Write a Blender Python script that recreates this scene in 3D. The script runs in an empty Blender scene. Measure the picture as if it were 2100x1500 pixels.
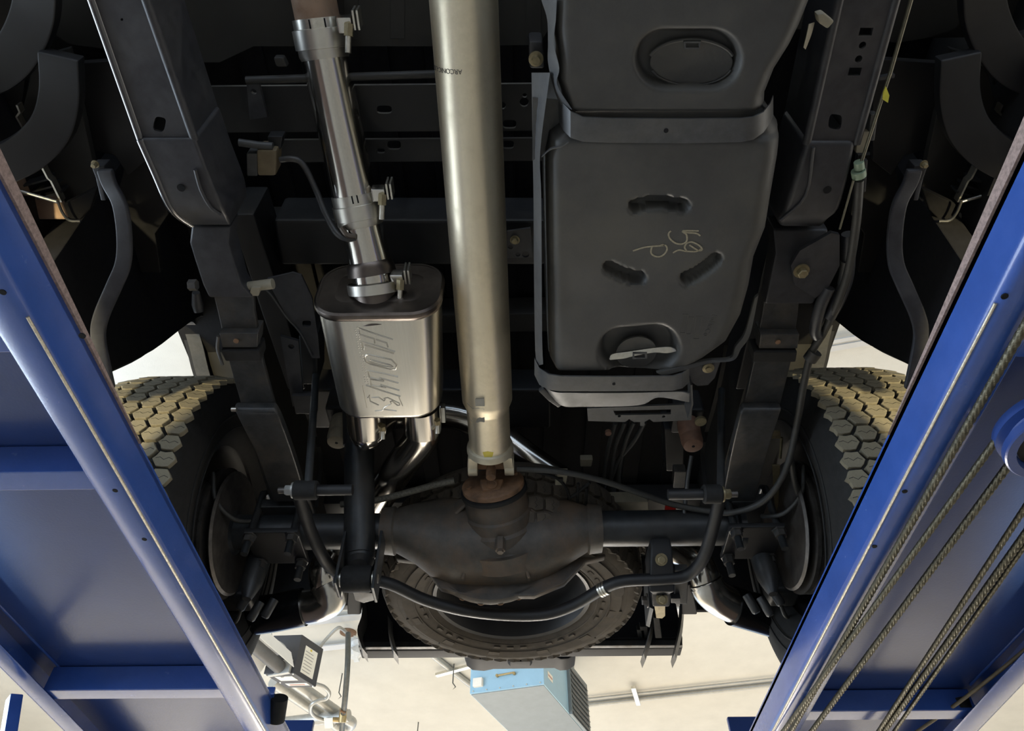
import bpy, bmesh, math, random
from mathutils import Vector as V, Matrix as M

random.seed(7)
S = bpy.context.scene
COL = S.collection
PI = math.pi

# ---------------------------------------------------------------- camera, sky, sun, exposure
FPX, PITCH, YAW = 1500.0, math.radians(48.6), 0.0176
cp, sp = math.cos(PITCH), math.sin(PITCH)
RIGHT = V((math.cos(YAW), math.sin(YAW), 0))
FWD = V((-math.sin(YAW) * cp, math.cos(YAW) * cp, sp))
UPV = RIGHT.cross(FWD)
cam_d = bpy.data.cameras.new('camera')
cam = bpy.data.objects.new('camera', cam_d)
COL.objects.link(cam)
cam_d.sensor_width = 36.0
cam_d.lens = FPX / 2100 * 36.0
cam_d.clip_start = 0.02
cam.matrix_world = M((RIGHT, UPV, -FWD)).transposed().to_4x4()
S.camera = cam

wd = bpy.data.worlds.new('sky')
S.world = wd
wd.use_nodes = True
bg = wd.node_tree.nodes['Background']
bg.inputs[0].default_value = (0.62, 0.78, 1.0, 1)
bg.inputs[1].default_value = 1.6


def lamp(name, kind, loc, direction, energy, color, size=1.0, size_y=None, angle=None):
    l = bpy.data.lights.new(name, kind)
    l.energy = energy
    l.color = color
    if kind == 'AREA':
        l.shape = 'RECTANGLE'
        l.size = size
        l.size_y = size_y or size
    if kind == 'SUN':
        l.angle = angle or 0.01
    if kind == 'SPOT':
        l.spot_size = size
        l.spot_blend = 0.25
        l.shadow_soft_size = 0.06
    o = bpy.data.objects.new(name, l)
    COL.objects.link(o)
    o.location = loc
    o.rotation_euler = V(direction).to_track_quat('-Z', 'Y').to_euler()
    return o


SUN_E = 24.0
lamp('sun', 'SUN', (0, 8, 6), (0.06, -math.cos(math.radians(19)), -math.sin(math.radians(19))), SUN_E, (1.0, 0.92, 0.80), angle=0.02)
# daylight of the open bay doors on both sides and of the door behind the photographer
lamp('bay_daylight_left', 'AREA', (-6.4, 1.5, 0.9), (1, 0, 0.05), 560, (0.72, 0.85, 1.0), 7.0, 2.6)
lamp('bay_daylight_right', 'AREA', (6.4, 0.5, 0.9), (-1, 0.1, 0.05), 90, (1.0, 0.93, 0.82), 6.0, 2.4)
lamp('bay_daylight_front', 'AREA', (0, -5.0, 0.8), (0, 1, 0.12), 35, (1.0, 0.95, 0.88), 7.0, 2.4)
# two added warm spots, unseen, low outside the runways, to light the tyre treads
lamp('tyre_fill_spot_left', 'SPOT', (-1.75, -0.35, -0.35), V((-1.02, 1.45, 1.52)) - V((-1.75, -0.35, -0.35)), 420, (1.0, 0.83, 0.48), 0.42)
lamp('tyre_fill_spot_right', 'SPOT', (1.75, -0.35, -0.35), V((0.95, 1.45, 1.52)) - V((1.75, -0.35, -0.35)), 480, (1.0, 0.83, 0.48), 0.42)

S.view_settings.view_transform = 'Standard'
try:
    S.view_settings.look = 'None'
except Exception:
    pass
S.view_settings.gamma = 1.0
S.view_settings.use_curve_mapping = False
S.view_settings.exposure = 0.14
S.cycles.max_bounces = 8
S.cycles.diffuse_bounces = 4
S.cycles.glossy_bounces = 4
S.cycles.sample_clamp_indirect = 6.0
S.cycles.use_denoising = True

# ---------------------------------------------------------------- pixel of the photograph -> point of the place


def ray(px, py):
    return FWD + RIGHT * ((px - 1050) / FPX) + UPV * ((750 - py) / FPX)


def W(px, py, z):
    r = ray(px, py)
    return r * (z / r.z)


def WY(px, py, y):
    r = ray(px, py)
    return r * (y / r.y)


def WX(px, py, x):
    r = ray(px, py)
    return r * (x / r.x)


X, Y, Z = V((1, 0, 0)), V((0, 1, 0)), V((0, 0, 1))


def catmull(pts, n=6):
    pts = [V(p) for p in pts]
    if len(pts) < 3:
        return pts
    P = [2 * pts[0] - pts[1]] + pts + [2 * pts[-1] - pts[-2]]
    out = []
    for i in range(1, len(P) - 2):
        a, b, c, d = P[i - 1:i + 3]
        for k in range(n):
            t = k / n
            out.append(0.5 * ((2 * b) + (c - a) * t + (2 * a - 5 * b + 4 * c - d) * t * t + (3 * b - a - 3 * c + d) * t ** 3))
    out.append(pts[-1])
    return out


# ---------------------------------------------------------------- materials
MATS = {}


def mat(name, col, rough=0.5, metal=0.0, var=0.25, scale=30.0, bump=0.0, bscale=None, dirt=None, dirt_amt=0.0, dirt_scale=6.0,
        stretch=None, coat=0.0, emit=None, spec=0.5, alpha=None):
    m = bpy.data.materials.new(name)
    m.use_nodes = True
    nt = m.node_tree
    N, L = nt.nodes, nt.links
    b = N['Principled BSDF']
    b.inputs['Roughness'].default_value = rough
    b.inputs['Metallic'].default_value = metal
    b.inputs['Coat Weight'].default_value = coat
    b.inputs['Coat Roughness'].default_value = 0.15
    b.inputs['Specular IOR Level'].default_value = spec
    tc = N.new('ShaderNodeTexCoord')
    mp = N.new('ShaderNodeMapping')
    if stretch:
        mp.inputs['Scale'].default_value = stretch
    L.new(tc.outputs['Object'], mp.inputs['Vector'])
    no = N.new('ShaderNodeTexNoise')
    no.inputs['Scale'].default_value = scale
    no.inputs['Detail'].default_value = 6
    no.inputs['Roughness'].default_value = 0.65
    L.new(mp.outputs[0], no.inputs['Vector'])
    cr = N.new('ShaderNodeValToRGB')
    lo = [max(0, c * (1 - var)) for c in col]
    hi = [min(1, c * (1 + var)) for c in col]
    cr.color_ramp.elements[0].position = 0.3
    cr.color_ramp.elements[1].position = 0.7
    cr.color_ramp.elements[0].color = (*lo, 1)
    cr.color_ramp.elements[1].color = (*hi, 1)
    L.new(no.outputs[0], cr.inputs[0])
    out = cr.outputs[0]
    if dirt:
        n2 = N.new('ShaderNodeTexNoise')
        n2.inputs['Scale'].default_value = dirt_scale
        n2.inputs['Detail'].default_value = 8
        n2.inputs['Roughness'].default_value = 0.7
        L.new(tc.outputs['Object'], n2.inputs['Vector'])
        r2 = N.new('ShaderNodeValToRGB')
        r2.color_ramp.elements[0].position = 0.45
        r2.color_ramp.elements[1].position = 0.75
        r2.color_ramp.elements[1].color = (dirt_amt,) * 3 + (1,)
        r2.color_ramp.elements[0].color = (0, 0, 0, 1)
        L.new(n2.outputs[0], r2.inputs[0])
        mx = N.new('ShaderNodeMix')
        mx.data_type = 'RGBA'
        L.new(r2.outputs[0], mx.inputs['Factor'])
        L.new(out, mx.inputs['A'])
        mx.inputs['B'].default_value = (*dirt, 1)
        out = mx.outputs['Result']
        ma = N.new('ShaderNodeMath')
        ma.operation = 'MULTIPLY_ADD'
        L.new(r2.outputs[0], ma.inputs[0])
        ma.inputs[1].default_value = 0.4
        ma.inputs[2].default_value = rough
        L.new(ma.outputs[0], b.inputs['Roughness'])
    L.new(out, b.inputs['Base Color'])
    if bump:
        bp = N.new('ShaderNodeBump')
        bp.inputs['Strength'].default_value = bump
        bp.inputs['Distance'].default_value = 0.002
        if bscale:
            n3 = N.new('ShaderNodeTexNoise')
            n3.inputs['Scale'].default_value = bscale
            n3.inputs['Detail'].default_value = 4
            L.new(mp.outputs[0], n3.inputs['Vector'])
            L.new(n3.outputs[0], bp.inputs['Height'])
        else:
            L.new(no.outputs[0], bp.inputs['Height'])
        L.new(bp.outputs[0], b.inputs['Normal'])
    if emit:
        b.inputs['Emission Color'].default_value = (*emit[0], 1)
        b.inputs['Emission Strength'].default_value = emit[1]
    MATS[name] = m
    return m


mat('frame_paint', (0.027, 0.028, 0.033), 0.42, 0, 0.3, 40, 0.15, dirt=(0.055, 0.053, 0.052), dirt_amt=0.5, dirt_scale=9)
mat('dark_paint', (0.0055, 0.006, 0.0075), 0.5, 0, 0.3, 25, 0.1, dirt=(0.018, 0.017, 0.017), dirt_amt=0.5, dirt_scale=7)
mat('body_primer', (0.013, 0.013, 0.0125), 0.55, 0, 0.25, 12, 0.05, dirt=(0.03, 0.028, 0.022), dirt_amt=0.4, dirt_scale=5)
mat('black_liner', (0.007, 0.007, 0.008), 0.85, 0, 0.3, 60, 0.3, spec=0.2)
mat('tank_plastic', (0.045, 0.045, 0.044), 0.5, 0, 0.18, 7, 0.12, 140, dirt=(0.085, 0.08, 0.066), dirt_amt=0.75, dirt_scale=4.5, spec=0.35)
mat('strap_steel', (0.055, 0.057, 0.06), 0.42, 0.2, 0.2, 60, 0.1, dirt=(0.11, 0.10, 0.08), dirt_amt=0.4)
mat('leaf_steel', (0.040, 0.042, 0.044), 0.42, 0.3, 0.35, 35, 0.25, dirt=(0.11, 0.085, 0.06), dirt_amt=0.55, dirt_scale=14)
mat('aluminium', (0.78, 0.70, 0.54), 0.38, 0.9, 0.10, 14, 0.05, 300, stretch=(1, 0.12, 1), dirt=(0.42, 0.37, 0.26), dirt_amt=0.4, dirt_scale=12)
mat('cast_aluminium', (0.50, 0.46, 0.36), 0.5, 0.6, 0.12, 30, 0.1)
mat('stainless', (0.60, 0.57, 0.52), 0.17, 1.0, 0.06, 40, 0.0, stretch=(8, 0.2, 8))
mat('brushed_stainless', (0.62, 0.60, 0.56), 0.22, 1.0, 0.05, 30, 0.02, 260, stretch=(8, 0.3, 8))
mat('clamp_steel', (0.62, 0.60, 0.55), 0.36, 1.0, 0.05, 40, 0.02, 200)
mat('muffler_steel', (0.58, 0.56, 0.51), 0.27, 1.0, 0.05, 30, 0.02, 260, stretch=(8, 0.3, 8))
mat('satin_black', (0.010, 0.010, 0.012), 0.6, 0.0, 0.2, 30, 0.05, spec=0.2)
mat('rim_highlight_gloss', (0.03, 0.031, 0.036), 0.2, 0.0, 0.2, 40, 0.0, spec=1.0, coat=1.0)  # glossier copy of the frame paint, made to give a bright rim highlight
mat('heat_tinted_steel', (0.13, 0.11, 0.098), 0.36, 1.0, 0.3, 12, 0.05)
mat('rusty_pipe', (0.30, 0.21, 0.15), 0.55, 0.5, 0.3, 40, 0.2, dirt=(0.16, 0.09, 0.05), dirt_amt=0.8, dirt_scale=20)
mat('zinc', (0.62, 0.60, 0.54), 0.32, 1.0, 0.15, 80, 0.05)
mat('gold_zinc', (0.25, 0.21, 0.125), 0.45, 0.6, 0.25, 60, 0.1)
mat('rusty_iron', (0.17, 0.100, 0.060), 0.7, 0.2, 0.5, 28, 0.5, dirt=(0.22, 0.11, 0.045), dirt_amt=0.7, dirt_scale=16)
mat('axle_cast', (0.060, 0.053, 0.045), 0.55, 0.1, 0.3, 26, 0.5, dirt=(0.15, 0.085, 0.04), dirt_amt=0.6, dirt_scale=6)
mat('axle_paint', (0.018, 0.021, 0.024), 0.4, 0.1, 0.35, 30, 0.2, dirt=(0.06, 0.05, 0.04), dirt_amt=0.5, dirt_scale=10)
mat('rubber', (0.012, 0.012, 0.012), 0.75, 0, 0.3, 60, 0.3, spec=0.3)
mat('dusty_rubber', (0.075, 0.063, 0.050), 0.8, 0, 0.25, 20, 0.25, dirt=(0.12, 0.10, 0.075), dirt_amt=0.6, dirt_scale=6, spec=0.25)
mat('tread_rubber', (0.19, 0.172, 0.125), 0.85, 0, 0.15, 60, 0.35, 90, dirt=(0.12, 0.105, 0.08), dirt_amt=0.5, dirt_scale=25, spec=0.2)
mat('rim_black', (0.012, 0.012, 0.013), 0.55, 0.0, 0.2, 30, 0.0)
mat('gloss_black', (0.008, 0.009, 0.011), 0.22, 0.4, 0.2, 30, 0.0)
mat('brake_steel', (0.10, 0.092, 0.085), 0.45, 0.7, 0.4, 30, 0.1)
mat('bump_stop_tan', (0.20, 0.17, 0.12), 0.65, 0, 0.2, 30, 0.15)
mat('bump_stop_rust', (0.20, 0.11, 0.075), 0.65, 0, 0.25, 30, 0.15)
mat('beige_plastic', (0.22, 0.20, 0.15), 0.55, 0, 0.12, 40)
mat('hanger_rubber', (0.14, 0.11, 0.065), 0.6, 0, 0.2, 40)
mat('hose', (0.030, 0.030, 0.028), 0.55, 0, 0.2, 80, 0.2)
mat('braided', (0.10, 0.095, 0.08), 0.55, 0.3, 0.5, 160, 0.5)
mat('cable_steel', (0.16, 0.15, 0.11), 0.4, 0.7, 0.2, 90)
mat('rope_steel', (0.11, 0.10, 0.070), 0.45, 0.75, 0.45, 120, 0.2)
mat('yellow_paint', (0.62, 0.50, 0.07), 0.5, 0, 0.1, 40)
mat('yellow_tape', (0.55, 0.52, 0.06), 0.5, 0, 0.1, 40)
mat('green_plastic', (0.20, 0.27, 0.19), 0.5, 0, 0.1, 40)
mat('red_lens', (0.5, 0.03, 0.02), 0.25, 0, 0.1, 40)
mat('chalk', (0.26, 0.23, 0.16), 0.9, 0, 0.3, 200)
mat('ink', (0.10, 0.09, 0.08), 0.6, 0.3, 0.2, 60)
mat('grey_patch', (0.28, 0.27, 0.24), 0.5, 0.5, 0.1, 40)
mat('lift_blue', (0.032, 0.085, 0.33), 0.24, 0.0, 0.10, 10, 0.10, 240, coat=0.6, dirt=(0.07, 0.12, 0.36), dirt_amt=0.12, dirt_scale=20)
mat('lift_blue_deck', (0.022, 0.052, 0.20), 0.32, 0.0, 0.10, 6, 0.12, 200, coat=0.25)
mat('lift_grip', (0.26, 0.19, 0.17), 0.9, 0, 0.4, 160, 0.6)
mat('pale_edge', (0.55, 0.50, 0.40), 0.35, 0.8, 0.3, 200, 0.5)
mat('concrete', (0.46, 0.43, 0.38), 0.45, 0, 0.12, 2.5, 0.1, 40)
mat('plaster', (0.63, 0.615, 0.565), 0.9, 0, 0.05, 3, 0.5, 120)
mat('wall_paint', (0.70, 0.67, 0.60), 0.8, 0, 0.05, 3, 0.2, 60)
mat('white_trim', (0.80, 0.80, 0.78), 0.45, 0, 0.04, 5)
mat('trim_metal', (0.50, 0.51, 0.52), 0.4, 0.3, 0.04, 5)
mat('heater_blue', (0.29, 0.47, 0.60), 0.40, 0.0, 0.06, 5, 0.03)
mat('heater_grey', (0.15, 0.175, 0.185), 0.5, 0.1, 0.08, 8)
mat('burner_grey', (0.045, 0.046, 0.052), 0.5, 0.1, 0.08, 8, 0.05)
mat('sticker', (0.78, 0.76, 0.68), 0.6, 0, 0.04, 20)
mat('sticker_ink', (0.35, 0.34, 0.32), 0.6, 0, 0.1, 20)
mat('sticker_red', (0.45, 0.25, 0.22), 0.6, 0, 0.1, 20)
mat('galvanised', (0.42, 0.42, 0.40), 0.45, 0.7, 0.1, 20)
mat('tube_grey', (0.10, 0.10, 0.10), 0.5, 0.0, 0.2, 8)
mat('brass', (0.42, 0.32, 0.16), 0.4, 0.8, 0.2, 40)
mat('off_white', (0.78, 0.74, 0.66), 0.5, 0, 0.05, 10)
mat('gas_pipe_grey', (0.10, 0.105, 0.10), 0.45, 0.5, 0.2, 30)
mat('clear_film', (0.75, 0.78, 0.80), 0.15, 0.0, 0.1, 40)
mat('louvre_dark', (0.12, 0.12, 0.125), 0.6, 0.2, 0.1, 30)

# ---------------------------------------------------------------- mesh helpers


class MB:
    def __init__(s):
        s.b = bmesh.new()

    def ring_faces(s, rings, closed=True, caps=True):
        n = len(rings[0])
        vs = [[s.b.verts.new(p) for p in r] for r in rings]
        for a, b in zip(vs[:-1], vs[1:]):
            for i in range(n if closed else n - 1):
                j = (i + 1) % n
                try:
                    s.b.faces.new((a[i], a[j], b[j], b[i]))
                except ValueError:
                    pass
        if caps and closed:
            for r in (vs[0], vs[-1]):
                try:
                    s.b.faces.new(r)
                except ValueError:
                    pass
        return s

    def box(s, c, size, R=None):
        c = V(c)
        hx, hy, hz = [k / 2 for k in size]
        R = R or M.Identity(3)
        q = lambda x, y, z: c + R @ V((x, y, z))
        return s.ring_faces([[q(-hx, -hy, z), q(hx, -hy, z), q(hx, hy, z), q(-hx, hy, z)] for z in (-hz, hz)])

    def prism(s, pts, vec):
        vec = V(vec)
        pts = [V(p) for p in pts]
        return s.ring_faces([pts, [p + vec for p in pts]])

    def tube(s, path, r, n=14, smooth=0, caps=True):
        path = catmull(path, smooth) if smooth else [V(p) for p in path]
        rs = r if isinstance(r, (list, tuple)) else None
        ref = None
        rings = []
        for i, p in enumerate(path):
            t = (path[min(i + 1, len(path) - 1)] - path[max(i - 1, 0)]).normalized()
            if ref is None:
                a = V((0, 0, 1)) if abs(t.z) < 0.9 else V((1, 0, 0))
                ref = (a - t * a.dot(t)).normalized()
            else:
                ref = (ref - t * ref.dot(t)).normalized()
            bi = t.cross(ref)
            if rs:
                f = i / (len(path) - 1) * (len(rs) - 1)
                k = min(int(f), len(rs) - 2)
                rr = rs[k] + (rs[k + 1] - rs[k]) * (f - k)
            else:
                rr = r
            rings.append([p + (ref * math.cos(2 * PI * j / n) + bi * math.sin(2 * PI * j / n)) * rr for j in range(n)])
        return s.ring_faces(rings, True, caps)

    def lathe(s, o, axis, prof, n=32, caps=True, start=0.0):
        o, axis = V(o), V(axis).normalized()
        a = V((0, 0, 1)) if abs(axis.z) < 0.9 else V((1, 0, 0))
        u = (a - axis * a.dot(axis)).normalized()
        w = axis.cross(u)
        rings = [[o + axis * t + (u * math.cos(start + 2 * PI * j / n) + w * math.sin(start + 2 * PI * j / n)) * max(r, 1e-5) for j in range(n)] for t, r in prof]
        return s.ring_faces(rings, True, caps)

    def strip(s, path, wv, tv, smooth=0):
        path = catmull(path, smooth) if smooth else [V(p) for p in path]
        rings = []
        for i, p in enumerate(path):
            if wv == 'side' or isinstance(wv, float):
                t = (path[min(i + 1, len(path) - 1)] - path[max(i - 1, 0)]).normalized()
                w = t.cross(V(tv)).normalized() * wv / 2
            else:
                w = V(wv) / 2
            t2 = V(tv)
            rings.append([p - w, p + w, p + w + t2, p - w + t2])
        return s.ring_faces(rings)

    def loft_px(s, st, h=0.1, smooth=0):
        """stations (x left, x right, y) of the photograph, height z of the lower face, optional own depth h"""
        L = [W(q[0], q[2], q[3]) for q in st]
        R_ = [W(q[1], q[2], q[3]) for q in st]
        H = [V((0, 0, q[4] if len(q) > 4 else h)) for q in st]
        if smooth:
            L, R_, H = catmull(L, smooth), catmull(R_, smooth), catmull(H, smooth)
        return s.ring_faces([[a, b, b + c, a + c] for a, b, c in zip(L, R_, H)])

    def build(s, name, m, parent=None, bevel=0.0, seg=2, smooth_angle=38, label=None, kind=None, wn=False):
        b = s.b
        bmesh.ops.recalc_face_normals(b, faces=b.faces)
        if bevel:
            es = [e for e in b.edges if len(e.link_faces) == 2 and e.calc_face_angle(0) > math.radians(32)]
            bmesh.ops.bevel(b, geom=es, offset=bevel, segments=seg, affect='EDGES', profile=0.5, clamp_overlap=True)
        me = bpy.data.meshes.new(name)
        b.to_mesh(me)
        b.free()
        o = link(me, name, m, parent, smooth_angle, label, kind)
        if bevel or wn:
            md = o.modifiers.new('weighted', 'WEIGHTED_NORMAL')
            md.keep_sharp = True
        return o


WORLD = {}


def wloc(o):
    return WORLD.get(o.name, V((0, 0, 0)))


def link(me, name, m, parent=None, smooth_angle=38, label=None, kind=None):
    n = len(me.vertices)
    co = [0.0] * (3 * n)
    me.vertices.foreach_get('co', co)
    lo = V((min(co[0::3]), min(co[1::3]), min(co[2::3])))
    hi = V((max(co[0::3]), max(co[1::3]), max(co[2::3])))
    c = (lo + hi) / 2
    me.transform(M.Translation(-c))
    me.polygons.foreach_set('use_smooth', [True] * len(me.polygons))
    me.set_sharp_from_angle(angle=math.radians(smooth_angle))
    me.materials.clear()
    me.materials.append(MATS[m])
    me.update()
    o = bpy.data.objects.new(name, me)
    COL.objects.link(o)
    o.location = c
    if parent:
        o.parent = parent
        o.location = c - wloc(parent)
    WORLD[o.name] = c
    if label:
        o['label'] = label
    if kind:
        o['kind'] = kind
    return o


def thing(name, label, cat, loc=(0, 0, 0), group=None):
    o = bpy.data.objects.new(name, None)
    o.empty_display_size = 0.1
    COL.objects.link(o)
    o.location = loc
    WORLD[o.name] = V(loc)
    return tag(o, label, cat, group)


def tag(o, label, cat, group=None):
    o['label'] = label
    o['category'] = cat
    if group:
        o['group'] = group
    return o


def copy_of(o, parent, wpos, rot=None, name=None):
    c = o.copy()
    COL.objects.link(c)
    if parent:
        c.parent = parent
    c.location = V(wpos) - (wloc(parent) if parent else V((0, 0, 0)))
    if rot is not None:
        c.rotation_euler = rot
    WORLD[c.name] = V(wpos)
    return c


def flat_mesh(outline, holes, depth, n=None):
    """planar outline with real holes, given thickness away from the viewer's side"""
    outline = [V(p) for p in outline]
    if n is None:
        n = V((0, 0, 0))
        for i, p in enumerate(outline):
            q = outline[(i + 1) % len(outline)]
            n += V(((p.y - q.y) * (p.z + q.z), (p.z - q.z) * (p.x + q.x), (p.x - q.x) * (p.y + q.y)))
    n = V(n).normalized()
    o = outline[0]
    if n.dot(o) > 0:
        n = -n
    u = (outline[1] - o).normalized()
    u = (u - n * u.dot(n)).normalized()
    v = n.cross(u)
    cu = bpy.data.curves.new('tmp', 'CURVE')
    cu.dimensions = '2D'
    cu.fill_mode = 'BOTH'
    cu.extrude = depth / 2
    for loop in [outline] + list(holes):
        spn = cu.splines.new('POLY')
        spn.points.add(len(loop) - 1)
        for k, p in enumerate(loop):
            d = V(p) - o
            spn.points[k].co = (d.dot(u), d.dot(v), 0, 1)
        spn.use_cyclic_u = True
    tmp = bpy.data.objects.new('tmp', cu)
    COL.objects.link(tmp)
    dg = bpy.context.evaluated_depsgraph_get()
    me = bpy.data.meshes.new_from_object(tmp.evaluated_get(dg))
    bpy.data.objects.remove(tmp)
    bpy.data.curves.remove(cu)
    T = M((u, v, n)).transposed().to_4x4()
    me.transform(M.Translation(o - n * depth / 2) @ T)
    return me


def circ(c, r, n=20, a=X, b=Y, ry=None):
    return [V(c) + V(a) * r * math.cos(2 * PI * k / n) + V(b) * (ry or r) * math.sin(2 * PI * k / n) for k in range(n)]


def plate_px(name, m, px, z, depth, parent, holes=(), label=None):
    hs = []
    for h in holes:
        if h[0] == 'c':
            hs.append(circ(W(h[1], h[2], z), h[3]))
        else:
            hs.append([W(a, b, z) for a, b in h[1]])
    me = flat_mesh([W(a, b, z) for a, b in px], hs, depth, (0, 0, -1))
    return link(me, name, m, parent, label=label)


def text_mesh(body, size, depth, o, rd, ud, shear=0.0, spacing=1.0):
    cu = bpy.data.curves.new('tmp', 'FONT')
    cu.body = body
    cu.size = size
    cu.extrude = depth / 2
    cu.shear = shear
    cu.space_character = spacing
    cu.align_x = 'CENTER'
    cu.align_y = 'CENTER'
    tmp = bpy.data.objects.new('tmp', cu)
    COL.objects.link(tmp)
    dg = bpy.context.evaluated_depsgraph_get()
    me = bpy.data.meshes.new_from_object(tmp.evaluated_get(dg))
    bpy.data.objects.remove(tmp)
    bpy.data.curves.remove(cu)
    rd, ud = V(rd).normalized(), V(ud).normalized()
    T = M((rd, ud, rd.cross(ud))).transposed().to_4x4()
    me.transform(M.Translation(V(o)) @ T)
    return me


def rod(name, m, a, b, r, parent, n=14, label=None):
    return MB().tube([a, b], r, n).build(name, m, parent, label=label)


def hexbolt(name, m, p, axis, r, h, parent, washer=True, label=None):
    b = MB()
    axis = V(axis).normalized()
    if washer:
        b.lathe(p, axis, [(0, r * 1.5), (h * 0.2, r * 1.5)], 20)
    b.lathe(V(p) + axis * h * 0.2, axis, [(0, r), (h * 0.7, r), (h * 0.8, r * 0.85)], 6)
    return b.build(name, m, parent, label=label)


# ================================================================ THE ROOM
FLOOR_Z, CEIL_Z = -0.5, 3.6


def struct(o):
    o['kind'] = 'structure'
    return o


struct(MB().box((0, 3.5, FLOOR_Z - 0.05), (18, 24, 0.1)).build('floor', 'concrete'))
struct(MB().box((0, 3.5, CEIL_Z + 0.05), (18, 24, 0.1)).build('ceiling', 'plaster'))
wb = MB()
wb.box((-7.5, 13.1, (FLOOR_Z + CEIL_Z) / 2), (3.0, 0.2, CEIL_Z - FLOOR_Z))
wb.box((7.5, 13.1, (FLOOR_Z + CEIL_Z) / 2), (3.0, 0.2, CEIL_Z - FLOOR_Z))
wb.box((0, 13.1, 3.4), (12.0, 0.2, 0.4))
struct(wb.build('wall_back', 'wall_paint'))
struct(MB().box((-9.1, 3.5, (FLOOR_Z + CEIL_Z) / 2), (0.2, 24, CEIL_Z - FLOOR_Z)).build('wall_left', 'wall_paint'))
struct(MB().box((9.1, 3.5, (FLOOR_Z + CEIL_Z) / 2), (0.2, 24, CEIL_Z - FLOOR_Z)).build('wall_right', 'wall_paint'))
# bright metal battens over the ceiling joints
for i, (a, b, w) in enumerate((((420, 1303), (900, 1248), 0.09), ((1730, 712), (1960, 672), 0.045), ((1730, 698), (1960, 658), 0.03), ((960, 1300), (1700, 1222), 0.09))):
    p, q = W(*a, CEIL_Z - 0.05), W(*b, CEIL_Z - 0.05)
    d = (q - p).normalized()
    p, q = p - d * 3, q + d * 3
    p.x, q.x = max(-8.9, min(8.9, p.x)), max(-8.9, min(8.9, q.x))
    struct(MB().strip([p, q], w, (0, 0, 0.012)).build('trim_%d' % (i + 1), 'trim_metal'))

# ================================================================ THE TRUCK
TX = -0.04
AX = V((TX, 1.71, 1.24))
truck = thing('pickup_truck', 'pickup truck raised on a blue lift, its underside seen from below', 'truck', (TX, 1.0, 0.8))

# ---- body floor, bed, wheel arches
me = flat_mesh([W(a, b, 1.60) for a, b in ((20, -200), (60, -20), (90, 55), (140, 90), (225, 102), (400, 128), (450, 128), (520, 95), (880, 95), (1105, 92), (1125, 60), (1640, 60), (1840, 88), (1900, 78), (1960, 58), (2010, -20), (2060, -200))], [], 0.03, (0, 0, -1))
link(me, 'cab_floor', 'body_primer', truck)
for s in (-1, 1):   # pressed beads of the floor pan
    for k in range(3):
        MB().loft_px([(610 + 95 * k + (0 if s < 0 else 470), 640 + 95 * k + (0 if s < 0 else 470), yy, 1.598) for yy in (-80, 80)], 0.005).build('floor_bead', 'body_primer', truck, 0.001)
MB().box((TX, 1.65, 1.83), (2.1, 2.25, 0.02)).build('bed_floor', 'black_liner', truck)
for k in range(9):
    MB().box((TX - 0.6 + 0.15 * k, 1.65, 1.815), (0.06, 2.2, 0.016)).build('bed_corrugation', 'black_liner', truck, 0.004)
for yy in (1.04, 1.36, 2.25):
    b = MB().prism([V((-0.9, yy - 0.05, 1.80)), V((-0.9, yy - 0.035, 1.735)), V((-0.9, yy + 0.035, 1.735)), V((-0.9, yy + 0.05, 1.80))], (1.72, 0, 0))
    b.build('bed_cross_sill', 'body_primer' if yy in (1.04, 1.36) else 'dark_paint', truck, 0.004)

ARCH = catmull([V((0, a, b)) for a, b in ((-0.60, -0.08), (-0.53, 0.08), (-0.44, 0.26), (-0.37, 0.46), (-0.315, 0.575), (-0.22, 0.578), (-0.10, 0.552), (0.08, 0.552), (0.24, 0.57), (0.33, 0.55), (0.39, 0.44), (0.46, 0.26), (0.54, 0.08), (0.61, -0.08))], 4)


def arch_pt(p, x, grow=0.0):
    """point of the wheel-arch outline at side x, pushed outward from the hub by grow"""
    d = p.normalized()
    return V((x, AX.y, AX.z)) + p + d * grow


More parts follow.
